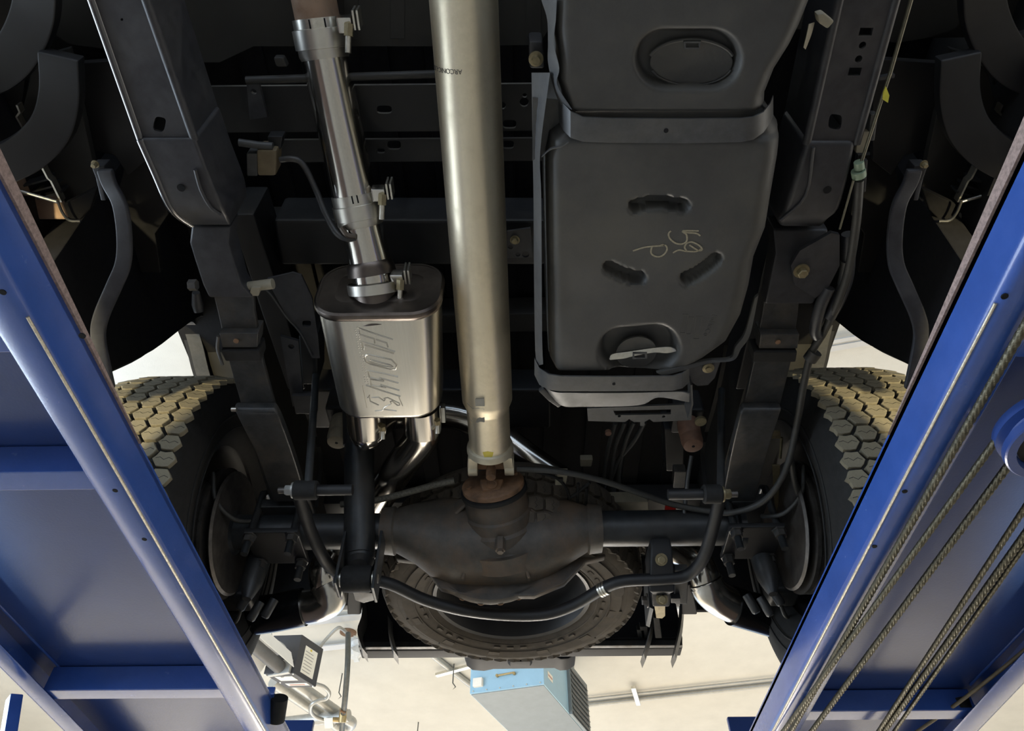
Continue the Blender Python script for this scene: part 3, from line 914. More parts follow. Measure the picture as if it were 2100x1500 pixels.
MB().ring_faces([oval_px(1418, 128, 86, 46, 1.216)[:-1], oval_px(1418, 128, 84, 45, 1.221)[:-1]]).build('sender_lid', 'tank_plastic', tank, 0.003)
MB().tube(oval_px(1418, 128, 86, 47, 1.215, 40, 0.35, PI - 0.35), 0.0018, 8).build('lid_ring', 'leaf_steel', tank)
MB().tube(oval_px(1418, 128, 88, 47, 1.217, 40, PI + 0.3, 2 * PI - 0.3), 0.003, 8).build('lid_ring', 'tank_plastic', tank)
plate_px('lid_tab', 'strap_steel', [(1402, 85), (1438, 85), (1434, 101), (1405, 101)], 1.211, 0.004, tank, [rect_px(1420, 93, 27, 9)])
ribbon('lid_ring', 'zinc', [(1249, 737, 1.214), (1256, 727, 1.214), (1290, 722, 1.212), (1330, 716, 1.212), (1370, 712, 1.212), (1386, 716, 1.212)],
       [(1251, 739, 1.212), (1280, 736, 1.208), (1300, 731, 1.207), (1340, 724, 1.207), (1368, 725, 1.207), (1388, 721, 1.209)], tank, 0.003, label='bent bright metal ring of the rear lid')
MB().lathe(W(1305, 724, 1.216), Z, [(0, 0.045), (0.008, 0.044)], 40).build('sender_lid', 'tank_plastic', tank, 0.002)
plate_px('lid_tab', 'strap_steel', [(1298, 725), (1327, 724), (1327, 736), (1297, 737)], 1.206, 0.004, tank, [rect_px(1312, 730.5, 22, 7)])
# chalk numbers
for st in ([(1433, 474), (1400, 474), (1408, 482), (1408, 495), (1398, 501), (1385, 499), (1374, 490), (1371, 480), (1376, 474)],
           [(1400, 473), (1406, 477), (1428, 479), (1436, 484)],
           [(1380, 519), (1393, 513), (1408, 516), (1404, 508), (1409, 499), (1420, 497), (1434, 504), (1440, 512), (1432, 514), (1414, 503)],
           [(1408, 516), (1428, 516), (1440, 510)],
           [(1298, 515), (1325, 507), (1360, 504), (1358, 502)],
           [(1337, 506), (1335, 518), (1341, 525), (1352, 527), (1362, 522), (1368, 512), (1365, 504), (1355, 503)]):
    MB().strip([W(a, b, 1.1993) for a, b in st], 0.0030, (0, 0, 0.001), 4).build('chalk_mark', 'chalk', tank, label='pale hand-drawn chalk number stroke')
link(text_mesh('FoMoCo', 0.016, 0.0012, W(1456, 668, 1.2), V((-0.18, 1, 0)), V((1, 0.18, 0))), 'moulded_name', 'tank_plastic', tank)
for cx, cy, w, h in ((1431, 672, 12, 46), (1415, 668, 9, 34), (1403, 664, 10, 38)):
    c = [(cx - w / 2 + 3, cy - h / 2), (cx + w / 2 + 3, cy - h / 2), (cx + w / 2 - 3, cy + h / 2), (cx - w / 2 - 3, cy + h / 2), (cx - w / 2 + 3, cy - h / 2)]
    MB().strip([W(a, b, 1.1995) for a, b in c], 0.0014, (0, 0, 0.001)).build('moulded_frame', 'tank_plastic', tank)
# carrier plate behind the tank
plate_px('canister_bracket', 'strap_steel', [(1204, 838), (1420, 830), (1418, 862), (1340, 866), (1332, 860), (1322, 866), (1300, 866), (1290, 860), (1282, 866), (1206, 864)], 1.30, 0.006, truck,
         [('p', [(1258, 843), (1376, 840), (1376, 850), (1262, 852)]), ('c', 1270, 854, 0.004), ('c', 1361, 855, 0.004)])
MB().loft_px([(1313, 1322, 866, 1.302), (1313, 1321, 874, 1.302)], 0.006).build('canister_clip', 'strap_steel', truck)
MB().strip([W(1418, 790, 1.25), W(1420, 830, 1.25), W(1412, 860, 1.25)], 0.004, (0, 0, 0.05)).build('canister_flange', 'strap_steel', truck)
plate_px('canister_bracket', 'frame_paint', [(1410, 752), (1478, 740), (1466, 775), (1452, 790), (1430, 792), (1412, 780)], 1.28, 0.006, truck)
MB().lathe(W(1452, 754, 1.28), -Z, [(0, 0.014), (0.004, 0.014), (0.005, 0.007), (0.009, 0.007)], 20).build('canister_bolt', 'gold_zinc', truck)
MB().loft_px([(1362, 1405, 880, 1.5), (1366, 1402, 968, 1.48)], 0.08).build('wiring_tray', 'dark_paint', truck, 0.006)
for pts in (((1322, 866), (1300, 905), (1265, 950), (1245, 1010)), ((1300, 866), (1285, 900), (1270, 960), (1268, 1010)), ((1262, 868), (1248, 920), (1238, 980), (1232, 1030)), ((1282, 866), (1262, 915), (1254, 970), (1250, 1020))):
    MB().tube([W(a, b, 1.45) for a, b in pts], 0.007, 10, 4).build('wiring_loom', 'hose', truck)
MB().lathe(W(1247, 885, 1.44), -Z, [(0, 0.009), (0.01, 0.009)], 12).build('loom_clip', 'bump_stop_rust', truck)
MB().loft_px([(1190, 1216, 943, 1.46), (1190, 1213, 958, 1.46)], 0.02).build('connector', 'beige_plastic', truck, 0.003)
MB().loft_px([(1383, 1408, 968, 1.40), (1380, 1404, 1002, 1.40)], 0.03).build('connector', 'strap_steel', truck, 0.003)
MB().prism([WY(a, b, 2.2) for a, b in ((1364, 1036), (1388, 1040), (1372, 1062), (1366, 1062))], (0, 0.05, 0)).build('tail_lamp_lens', 'red_lens', truck, 0.003, label='small red lens showing past the axle')

# ---- rear axle
axle = bpy.data.objects.new('rear_axle', None)
COL.objects.link(axle)
axle.parent = truck
WORLD['rear_axle'] = AX
axle.location = AX - wloc(truck)
TR = 0.050
DX = -0.105
b = MB().lathe((DX - 0.26, AX.y, AX.z), -X, [(0, TR), (0.44, TR), (0.445, 0.062), (0.46, 0.062)], 36)
b.build('axle_tube', 'axle_paint', axle)
MB().lathe((DX + 0.30, AX.y, AX.z), X, [(0, TR), (0.40, TR), (0.405, 0.062), (0.42, 0.062)], 36).build('axle_tube', 'axle_paint', axle)
# cast centre: lofted along X
secs = []
for x, ry, rz, oy in ((-0.29, 0.060, 0.060, 0), (-0.255, 0.064, 0.064, 0), (-0.25, 0.058, 0.058, 0), (-0.20, 0.075, 0.080, 0.01), (-0.15, 0.098, 0.105, 0.035), (-0.09, 0.118, 0.125, 0.05), (-0.02, 0.124, 0.130, 0.055),
                      (0.05, 0.124, 0.130, 0.055), (0.12, 0.118, 0.125, 0.05), (0.18, 0.098, 0.105, 0.035), (0.24, 0.078, 0.082, 0.01), (0.285, 0.060, 0.060, 0), (0.29, 0.066, 0.066, 0), (0.325, 0.062, 0.062, 0)):
    ring = []
    for k in range(40):
        a = 2 * PI * k / 40
        c, sn = math.cos(a), math.sin(a)
        e = 0.8
        ring.append(V((DX + x, AX.y + oy + math.copysign(abs(c) ** e, c) * ry, AX.z + math.copysign(abs(sn) ** e, sn) * rz)))
    secs.append(ring)
MB().ring_faces(secs).build('differential_housing', 'axle_cast', axle, smooth_angle=50, label='rust-stained cast differential housing')
MB().prism([WY(a, b_, 1.785) for a, b_ in ((812, 1146), (862, 1152), (903, 1206), (950, 1220), (1095, 1222), (1158, 1196), (1200, 1152), (1242, 1142), (1240, 1068), (1160, 1010), (900, 1010), (815, 1068))], (0, 0.022, 0)).build('housing_flange', 'axle_cast', axle, 0.005)
# cover with flange and bolts at the rear
cv = []
for rr, oy in ((1.0, 0.075), (1.02, 0.083), (1.02, 0.095), (0.95, 0.10), (0.82, 0.125), (0.6, 0.145), (0.3, 0.155), (0.02, 0.157)):
    cv.append([V((DX + 0.015 + math.cos(2 * PI * k / 40) * 0.175 * rr, AX.y + oy, AX.z - 0.012 + math.sin(2 * PI * k / 40) * 0.162 * rr)) for k in range(40)])
cov = MB().ring_faces(cv).build('differential_cover', 'axle_cast', axle)
for k in range(10):
    a = PI + PI * (k + 0.5) / 10
    hexbolt('cover_bolt', 'rusty_iron', (DX + 0.015 + math.cos(a) * 0.168, AX.y + 0.095, AX.z - 0.012 + math.sin(a) * 0.156), Y, 0.008, 0.010, cov)
# pinion nose
pend = V((DX + 0.03, AX.y - 0.30, AX.z - 0.005))
PN = uj + V((0, 0.050, -0.004))
pax = (V((DX + 0.045, AX.y, AX.z)) - PN).normalized()
plen = (V((DX + 0.045, AX.y, AX.z)) - PN).length
MB().lathe(PN + pax * 0.045, pax, [(-0.02, 0.078), (0.012, 0.086), (0.05, 0.088), (0.055, 0.094), (0.085, 0.096), (0.092, 0.104), (0.13, 0.106), (0.137, 0.115), (0.18, 0.117), (0.188, 0.126), (plen - 0.03, 0.128)], 40).build('pinion_nose', 'axle_cast', axle)
for s in (-1, 1):
    b = MB().prism([PN + pax * 0.06 + X * s * 0.055 - Z * 0.005, PN + pax * 0.06 + X * s * 0.055 + Z * 0.02, V((DX + 0.03 + s * 0.16, AX.y - 0.03, AX.z + 0.03)), V((DX + 0.03 + s * 0.16, AX.y - 0.03, AX.z - 0.03))], X * s * 0.012)
    b.build('casting_rib', 'axle_cast', axle, 0.004)
    MB().prism([PN + pax * 0.07 + X * s * 0.03 - Z * 0.055, V((DX + 0.03 + s * 0.085, AX.y + 0.03, AX.z - 0.135)), V((DX + 0.03 + s * 0.085, AX.y + 0.08, AX.z - 0.12)), PN + pax * 0.12 + X * s * 0.03 - Z * 0.04], X * s * 0.01).build('casting_rib', 'axle_cast', axle, 0.003)
MB().lathe(PN + pax * 0.030, pax, [(0, 0.080), (0.003, 0.092), (0.012, 0.092), (0.018, 0.078)], 40).build('pinion_seal', 'rubber', axle)
fl = MB().lathe(PN + pax * 0.012, pax, [(0, 0.02), (0, 0.080), (0.004, 0.086), (0.016, 0.086), (0.018, 0.076)], 40).build('pinion_flange', 'rusty_iron', axle, label='brown rusty companion flange')
b = MB()
c = PN - Z * 0.03 - Y * 0.01
b.prism([c + X * -0.024 + Z * -0.022, c + X * 0.024 + Z * -0.022, c + X * 0.034 + Z * 0.02, c + X * -0.034 + Z * 0.02], Y * 0.035)
b.build('joint_cap', 'rusty_iron', axle, 0.006)
MB().lathe(c - Y * 0.001 - Z * 0.002, -Y, [(0, 0.017), (0.003, 0.016), (0.003, 0.012), (0.0015, 0.011)], 24).build('cap_emblem', 'rusty_iron', axle)
for k in range(8):
    a = 2 * PI * k / 8 + 0.39
    MB().lathe(PN + pax * 0.012 + V((math.cos(a) * 0.068, 0, math.sin(a) * 0.068)), -pax, [(-0.002, 0.007), (0.006, 0.007), (0.006, 0.003)], 12).build('flange_bolt', 'rusty_iron', axle)
MB().lathe(V((DX + 0.045, AX.y - 0.07, AX.z - 0.11)), -Z, [(-0.03, 0.014), (0.008, 0.014), (0.009, 0.009), (0.014, 0.009)], 6).build('drain_plug', 'axle_cast', axle)
# spring plates, U-bolts, nuts
for s, xc in ((-1, (492, 620)), (1, (1482, 1612))):
    zpl = AX.z - 0.047
    p0, p1 = W(xc[0] + 30 if s < 0 else xc[0], 1140, zpl), W(xc[1] + 10 if s < 0 else xc[1] - 30, 1140, zpl)
    cx = (p0.x + p1.x) / 2
    MB().box((cx, AX.y, zpl), (0.15, 0.15, 0.016)).build('spring_plate', 'dark_paint', axle, 0.004)
    MB().box((cx, AX.y, AX.z + 0.045), (0.10, 0.15, 0.03)).build('spring_seat', 'axle_paint', axle, 0.004)
    for ux in (-0.058, 0.058):
        ub = MB().tube([V((cx + ux, AX.y - 0.062, zpl - 0.068)), V((cx + ux, AX.y - 0.062, AX.z + 0.09)), V((cx + ux, AX.y - 0.045, AX.z + 0.105)), V((cx + ux, AX.y + 0.045, AX.z + 0.105)), V((cx + ux, AX.y + 0.062, AX.z + 0.09)), V((cx + ux, AX.y + 0.062, zpl - 0.068))], 0.010, 12).build('u_bolt', 'axle_paint', axle)
        for yy in (-0.062, 0.062):
            MB().lathe((cx + ux, AX.y + yy, zpl - 0.009), -Z, [(0, 0.020), (0.004, 0.020), (0.005, 0.016), (0.022, 0.016)], 6).build('u_bolt_nut', 'leaf_steel', axle)
    # brake backing plate, disc, caliper, hub and parking brake parts
    xh = TX + s * 0.80
    bp = MB().lathe((xh - s * 0.03, AX.y, AX.z), X * s, [(0, 0.06), (0, 0.165), (0.006, 0.172), (0.012, 0.165), (0.016, 0.10)], 48).build('backing_plate', 'brake_steel', axle)
    MB().lathe((xh - s * 0.005, AX.y, AX.z), X * s, [(0, 0.182), (0.010, 0.182), (0.010, 0.175), (0.022, 0.175), (0.022, 0.182), (0.032, 0.182)], 56).build('brake_disc', 'brake_steel', axle, label='steel brake disc edge behind the tyre')
    MB().box((xh - s * 0.02, AX.y + 0.17, AX.z - 0.04), (0.09, 0.09, 0.17)).build('brake_caliper', 'axle_paint', axle, 0.015, 3)
    MB().lathe((xh - s * 0.085, AX.y + 0.075, AX.z - 0.065), -Z, [(-0.03, 0.034), (0.05, 0.030), (0.085, 0.018), (0.10, 0.012)], 20).build('knuckle', 'axle_paint', axle)
    for k in range(3):
        MB().lathe((xh - s * (0.065 + 0.03 * k), AX.y + 0.13 + 0.02 * k, AX.z - 0.11 - 0.02 * (k % 2)), V((s * 0.4, 0.2, -1)), [(0, 0.013), (0.05, 0.013), (0.055, 0.009)], 10).build('caliper_bolt', 'axle_paint', axle)
    MB().tube([V((xh - s * 0.04, AX.y + 0.16, AX.z - 0.12)), V((xh - s * 0.02, AX.y + 0.20, AX.z - 0.16)), V((xh + s * 0.03, AX.y + 0.24, AX.z - 0.13)), V((xh + s * 0.06, AX.y + 0.26, AX.z - 0.06))], 0.006, 10, 5).build('brake_line', 'hose', axle)
    MB().tube([V((xh - s * 0.10, AX.y - 0.05, AX.z + 0.0)), V((xh - s * 0.06, AX.y - 0.10, AX.z - 0.03)), V((xh - s * 0.02, AX.y - 0.16, AX.z - 0.01)), V((xh, AX.y - 0.19, AX.z + 0.06))], 0.006, 10, 5).build('brake_line', 'hose', axle)
# shock absorber (passenger side)
sh = MB().tube([W(737, 905, 1.44), W(737, 1148, 1.135)], 0.042, 32).build('shock_absorber', 'axle_paint', truck, label='dark cylindrical shock absorber')
MB().tube([W(735, 830, 1.53), W(737, 912, 1.432)], 0.046, 32).build('dust_cover', 'dark_paint', sh)
MB().tube([W(737, 1140, 1.143), W(737, 1150, 1.13), W(735, 1165, 1.095)], [0.043, 0.040, 0.026], 32).build('shock_end', 'axle_paint', sh)
e0 = W(733, 1188, 1.055)
MB().lathe(e0 - X * 0.038, X, [(0, 0.030), (0.006, 0.034), (0.07, 0.034), (0.076, 0.030)], 28).build('shock_eye', 'rubber', sh)
hexbolt('shock_bolt', 'zinc', e0 - X * 0.040, -X, 0.014, 0.02, sh)
hexbolt('shock_bolt', 'zinc', e0 + X * 0.040, X, 0.014, 0.014, sh)
MB().prism([e0 + V((0.045, -0.03, -0.045)), e0 + V((0.045, 0.04, -0.045)), e0 + V((0.045, 0.03, 0.13)), e0 + V((0.045, -0.03, 0.13))], X * 0.008).build('shock_bracket', 'axle_paint', axle, 0.002)
MB().prism([e0 + V((-0.053, -0.03, -0.03)), e0 + V((-0.053, 0.04, -0.03)), e0 + V((-0.053, 0.03, 0.13)), e0 + V((-0.053, -0.03, 0.13))], X * 0.008).build('shock_bracket', 'axle_paint', axle, 0.002)
MB().prism([W(a, b_, 1.10) for a, b_ in ((722, 1212), (770, 1218), (776, 1230), (745, 1238), (728, 1232))], (0, 0, 0.008)).build('bracket_tab', 'leaf_steel', axle, 0.002)
# anti-roll bar
SB = [(612, 1003, 1.145), (617, 1030, 1.14), (634, 1082, 1.13), (651, 1120, 1.12), (672, 1157, 1.115), (700, 1178, 1.11), (738, 1186, 1.105), (800, 1198, 1.095), (870, 1230, 1.085), (950, 1252, 1.08), (1040, 1262, 1.08), (1120, 1260, 1.08), (1180, 1240, 1.085),
      (1235, 1208, 1.09), (1280, 1192, 1.09), (1360, 1188, 1.09), (1410, 1180, 1.095), (1442, 1145, 1.10), (1460, 1090, 1.12), (1472, 1040, 1.135), (1478, 1010, 1.145)]
sway = MB().tube([W(*q) for q in SB], 0.0162, 18, 5).build('anti_roll_bar', 'dark_paint', truck, label='bent black anti-roll bar under the axle')
a0, a1 = W(1230, 1212, 1.089), W(1252, 1202, 1.09)
ad = (a1 - a0).normalized()
MB().lathe(a0, ad, [(0, 0.0165), (0.001, 0.0195), (0.006, 0.0195), (0.007, 0.0175), (0.009, 0.0195), (0.014, 0.0195), (0.015, 0.0175), (0.017, 0.0195), (0.023, 0.0195), (0.024, 0.0165)], 28).build('bar_collar', 'zinc', sway, label='ribbed silver collar on the bar')
for x0, x1, y, s in ((603, 652, 1006, -1), (1441, 1480, 1014, 1)):
    p, q = W(x0, y, 1.14), W(x1, y, 1.14)
    MB().lathe(p, q - p, [(0, 0.020), (0.004, 0.024), ((q - p).length - 0.004, 0.024), ((q - p).length, 0.020)], 24).build('link_bushing', 'rubber', sway)
    e = p if s < 0 else q
    hexbolt('link_bolt', 'galvanised' if s < 0 else 'gold_zinc', e, X * s, 0.013, 0.022, sway, label='pale hex nut at the bar end')
    MB().tube([e + X * s * 0.015, e + X * s * 0.038], 0.008, 12).build('link_stud', 'brake_steel', sway)
    e2 = q if s < 0 else p
    MB().tube([e2, e2 - X * s * 0.085], 0.0135, 20).build('link_arm', 'dark_paint', sway)
rod('sway_link', 'axle_paint', W(632, 998, 1.145), W(648, 770, 1.50), 0.010, truck)
rod('sway_link', 'axle_paint', W(1478, 1008, 1.145), W(1480, 800, 1.50), 0.010, truck)
# right-hand bushing block with two bolts and tabs
bk = MB().loft_px([(1336, 1378, 1122, 1.155, 0.03), (1334, 1382, 1160, 1.11, 0.06), (1332, 1384, 1215, 1.065, 0.10), (1336, 1376, 1218, 1.075, 0.06), (1338, 1374, 1246, 1.065, 0.03)], 0.04).build('bar_clamp', 'dark_paint', truck, 0.005)
hexbolt('clamp_bolt', 'gold_zinc', W(1356, 1148, 1.118), V((0, -0.75, -0.66)), 0.011, 0.012, bk)
hexbolt('clamp_bolt', 'gold_zinc', W(1357, 1229, 1.068), V((0, -0.75, -0.66)), 0.011, 0.012, bk)
MB().prism([WY(a, b_, 1.86) for a, b_ in ((1326, 1120), (1336, 1122), (1340, 1250), (1332, 1246), (1328, 1200))], (0, 0.10, 0)).build('clamp_flange', 'strap_steel', bk, 0.001)
plate_px('clamp_tab', 'gold_zinc', [(1342, 1244), (1364, 1244), (1364, 1264), (1358, 1269), (1346, 1268)], 1.07, 0.006, bk, label='tan metal tab below the clamp')
hexbolt('clamp_bolt', 'brake_steel', W(1328, 1232, 1.08), -X, 0.013, 0.016, bk)
MB().loft_px([(1384, 1412, 1170, 1.12), (1384, 1410, 1240, 1.10)], 0.02).build('clamp_plate', 'leaf_steel', bk, 0.003)
MB().loft_px([(1376, 1396, 1228, 1.09), (1376, 1396, 1238, 1.09)], 0.015).build('clamp_stud', 'dark_paint', bk, 0.002)
# bump stops
for x, y, z, m, lb in ((690, 905, 1.44, 'bump_stop_tan', 'pale tan bump stop over the axle'), (1422, 912, 1.40, 'bump_stop_rust', 'brown bump stop over the axle')):
    p = W(x, y + 4, z)
    st = MB().lathe(p, Z, [(0, 0.006), (0, 0.022), (0.002, 0.027), (0.02, 0.031), (0.034, 0.031), (0.037, 0.028), (0.042, 0.031), (0.07, 0.032), (0.10, 0.030)], 32).build('bump_stop', m, truck, label=lb)
    MB().lathe(p - Z * 0.0004, Z, [(0, 0.0045), (0.002, 0.0045)], 12).build('stop_hole', 'black_liner', st)
    MB().box(p + Z * 0.14, (0.09, 0.10, 0.09)).build('stop_mount', 'dark_paint', st, 0.01)
MB().lathe(W(1436, 862, 1.40), -Z, [(0, 0.016), (0.008, 0.016)], 20).build('frame_bolt', 'gold_zinc', truck)
MB().tube([W(1418, 935, 1.38), W(1410, 985, 1.33), W(1403, 1060, 1.25)], 0.006, 10, 3).build('breather_hose', 'strap_steel', truck)
# hoses and cables
MB().tube([W(*q) for q in ((932, 986, 1.31), (880, 998, 1.30), (820, 1015, 1.29), (762, 1028, 1.29), (700, 1035, 1.30))], 0.0095, 14, 5).build('brake_hose', 'braided', truck, label='grey sleeved brake line to the differential')
MB().tube([W(*q) for q in ((1060, 962, 1.30), (1150, 968, 1.29), (1230, 985, 1.285), (1300, 1008, 1.28), (1380, 1035, 1.27), (1450, 1048, 1.25), (1500, 1052, 1.23), (1555, 1035, 1.22), (1592, 1000, 1.22), (1618, 945, 1.24), (1636, 860, 1.27), (1648, 790, 1.28), (1664, 725, 1.285), (1690, 680, 1.28), (1722, 610, 1.27), (1742, 545, 1.27), (1756, 455, 1.27), (1762, 370, 1.27))], 0.0085, 14, 5).build('parking_brake_cable', 'hose', truck, label='black parking brake cable along the frame')
rod('cable_wire', 'cable_steel', W(1764, 340, 1.27), W(1826, 148, 1.29), 0.0032, truck)
rod('cable_wire', 'cable_steel', W(1824, 155, 1.29), W(1874, -20, 1.31), 0.0035, truck)
rod('cable_wire', 'cable_steel', W(1750, 370, 1.26), W(1722, 470, 1.26), 0.0022, truck)
MB().tube([W(1761, 332, 1.27), W(1763, 346, 1.27)], 0.009, 14).build('cable_ferrule', 'green_plastic', truck)
MB().tube([W(1760, 350, 1.27), W(1762, 362, 1.27)], 0.013, 14).build('cable_ferrule', 'green_plastic', truck, label='pale green cable ferrule')
MB().strip([W(1772, 330, 1.28), W(1768, 396, 1.28)], 0.014, (0, 0, 0.01)).build('cable_bracket', 'frame_paint', truck, 0.002)
MB().loft_px([(1760, 1796, 270, 1.29), (1755, 1772, 315, 1.29)], 0.015).build('cable_guide', 'beige_plastic', truck, 0.003)
MB().loft_px([(1786, 1802, 235, 1.29), (1780, 1794, 290, 1.29)], 0.02).build('cable_guide', 'strap_steel', truck, 0.003)
MB().strip([W(1790, 165, 1.30), W(1835, 156, 1.30)], 0.006, (0, 0, 0.01)).build('cable_tab', 'frame_paint', truck)
MB().prism([W(a, b_, 1.28) for a, b_ in ((1812, 190), (1817, 178), (1824, 196), (1821, 211), (1810, 204))], (0, 0, 0.003)).build('cable_flag', 'yellow_tape', truck, label='small yellow tape flag on the cable')
MB().tube([W(1738, 535, 1.29), W(1735, 560, 1.285), W(1731, 583, 1.28)], 0.014, 14, 3).build('cable_sleeve', 'leaf_steel', truck)
MB().tube([W(1672, 722, 1.282), W(1660, 738, 1.28)], 0.016, 14).build('cable_sleeve', 'leaf_steel', truck)
MB().tube([W(*q) for q in ((1700, 590, 1.28), (1682, 630, 1.275), (1672, 675, 1.275), (1676, 690, 1.275))], 0.013, 12, 4).build('cable_loop', 'frame_paint', truck)
MB().tube([W(*q) for q in ((1622, 940, 1.25), (1630, 990, 1.24), (1642, 1030, 1.23), (1640, 1042, 1.22))], 0.008, 12, 4).build('brake_hose', 'hose', truck)
for pts in (((1100, 968), (1140, 980), (1160, 1000), (1168, 1022)), ((1210, 990), (1185, 1010), (1168, 1022)), ((1186, 992), (1184, 1030), (1183, 1035)), ((1203, 1000), (1202, 1030), (1202, 1048))):
    MB().tube([W(a, b_, 1.30) for a, b_ in pts], 0.0045, 8, 4).build('wiring_loom', 'rubber', truck)
MB().loft_px([(1142, 1165, 972, 1.305), (1138, 1160, 996, 1.305)], 0.02).build('connector', 'beige_plastic', truck, 0.002)
MB().box(W(1150, 984, 1.300), (0.012, 0.012, 0.008)).build('connector_lock', 'rubber', truck, 0.001)
MB().loft_px([(1250, 1330, 1030, 1.38), (1255, 1330, 1062, 1.38)], 0.04).build('axle_bracket', 'beige_plastic', truck, 0.004)
# tan stay beside the right tyre
MB().loft_px([(1584, 1600, 956, 1.32), (1586, 1598, 1000, 1.31), (1590, 1596, 1048, 1.30)], 0.006).build('shield_stay', 'gold_zinc', truck, 0.001, label='tan metal stay beside the tyre')
MB().loft_px([(1570, 1600, 885, 1.42), (1572, 1602, 900, 1.42)], 0.006).build('shield_stay', 'gold_zinc', truck, 0.001)
rod('shield_stay', 'gold_zinc', W(1603, 898, 1.42), W(1600, 940, 1.40), 0.004, truck)
MB().loft_px([(1574, 1590, 1145, 1.25), (1584, 1600, 1180, 1.25), (1590, 1602, 1245, 1.25)], 0.006).build('shield_stay', 'gold_zinc', truck, 0.001)
MB().loft_px([(1586, 1640, 470 + 300, 1.6), (1520, 1600, 470 + 480, 1.6)], 0.02).build('bed_sheet', 'beige_plastic', truck)

# ---- rear wheels: tyre, rim, each tread block
def hex_block(name, a, b_, p, h, m, seed):
    """honeycomb tread block with wavy outline, bevelled crown and a zigzag sipe; a long half-width, b_ short half-width, p pitch"""
    rnd = random.Random(seed)
    hexa = [(-a, 0), (-b_, -p / 2), (b_, -p / 2), (a, 0), (b_, p / 2), (-b_, p / 2)]
    out = []
    for i in range(6):
        (x0, y0), (x1, y1) = hexa[i], hexa[(i + 1) % 6]
        out.append((x0, y0))
        out.append(((x0 + x1) / 2 + rnd.uniform(-1, 1) * a * 0.09, (y0 + y1) / 2 + rnd.uniform(-1, 1) * p * 0.07))
    out = [(x * 0.85, y * 0.85) for x, y in out]
    b = bmesh.new()
    lv = [b.verts.new((x, y, -h)) for x, y in out]
    mv = [b.verts.new((x, y, -0.0015)) for x, y in out]
    tv = [b.verts.new((x * 0.95, y * 0.95, 0)) for x, y in out]
    n = len(out)
    for r0, r1 in ((lv, mv), (mv, tv)):
        for i in range(n):
            b.faces.new((r0[i], r0[(i + 1) % n], r1[(i + 1) % n], r1[i]))
    b.faces.new(tv)
    z = [(-0.62, 0.02), (-0.3, 0.08), (0.0, -0.06), (0.32, 0.08), (0.64, -0.02)]
    lo = [b.verts.new((a * x, p * y - 0.0007, 0.0002)) for x, y in z]
    hi = [b.verts.new((a * x, p * y + 0.0007, 0.0002)) for x, y in z]
    for i in range(len(z) - 1):
        f = b.faces.new((lo[i], lo[i + 1], hi[i + 1], hi[i]))
        f.material_index = 1
    me = bpy.data.meshes.new(name)
    b.to_mesh(me)
    b.free()
    me.materials.append(MATS[m])
    me.materials.append(MATS['rubber'])
    return me


NT = 60
PT = 2 * PI * 0.443 / NT
BLK = [hex_block('tread_block', 0.0315, 0.0165, PT, 0.014, 'tread_rubber', k) for k in range(4)]
TYRE_R, TYRE_W = 0.443, 0.305


def tyre_profile(R, w, rr):
    h = w / 2
    return [(-h * 0.72, rr), (-h * 0.86, rr + 0.012), (-h * 0.98, rr + 0.05), (-h * 1.03, rr + 0.10), (-h * 1.0, R - 0.075), (-h * 0.95, R - 0.045), (-h * 0.90, R - 0.022), (-h * 0.82, R - 0.013), (-h * 0.6, R - 0.0095), (0, R - 0.009),
            (h * 0.6, R - 0.0095), (h * 0.82, R - 0.013), (h * 0.90, R - 0.022), (h * 0.95, R - 0.045), (h * 1.0, R - 0.075), (h * 1.03, R - 0.10), (h * 0.98, rr + 0.05), (h * 0.86, rr + 0.012), (h * 0.72, rr)]


for s, xw in ((-1, -0.958), (1, 0.882)):
    C = V((xw, AX.y, AX.z))
    wh = bpy.data.objects.new('rear_wheel', None)
    COL.objects.link(wh)
    wh.parent = truck
    WORLD[wh.name] = C
    wh.location = C - wloc(truck)
    MB().lathe(C, X, tyre_profile(TYRE_R, TYRE_W, 0.245), 96, False).build('tyre', 'rubber', wh, smooth_angle=50)
    rp = [(-0.105, 0.246), (-0.112, 0.256), (-0.108, 0.262), (-0.100, 0.250), (-0.085, 0.236), (-0.05, 0.226), (0.02, 0.220), (0.06, 0.215), (0.06, 0.08), (0.07, 0.07), (0.07, 0.01)]
    MB().lathe(C, X * -s if False else X * s, rp, 72, False).build('wheel_rim', 'rim_black', wh, label='gloss black inner barrel of the wheel')
    for rr, xx in ((0.30, 0), (0.335, 0.004)):
        pts = [C + V((-s * (TYRE_W / 2 * 1.03 - 0.001), -math.cos(2 * PI * k / 72) * rr, math.sin(2 * PI * k / 72) * rr)) for k in range(73)]
        MB().tube(pts, 0.0028, 6, 0, False).build('sidewall_ring', 'rubber', wh)
    for row, xo_ in enumerate((-0.120, -0.072, -0.024, 0.024, 0.072, 0.120)):
        for k in range(33):
            th = math.radians(80) - 2 * PI * (k + (0.5 if row % 2 else 0)) / NT
            rad = TYRE_R + 0.002 - (0.006 if row in (0, 5) else 0)
            o = bpy.data.objects.new('tread_block', BLK[random.randrange(4)])
            COL.objects.link(o)
            o.parent = wh
            o.location = (xo_, -math.cos(th) * rad, math.sin(th) * rad)
            o.rotation_euler = (M.Rotation(PI / 2 - th, 3, 'X') @ M.Rotation(0.13 * (1 if row == 5 else -1 if row == 0 else 0), 3, 'Y') @ M.Rotation(random.uniform(-0.05, 0.05), 3, 'Z')).to_euler()

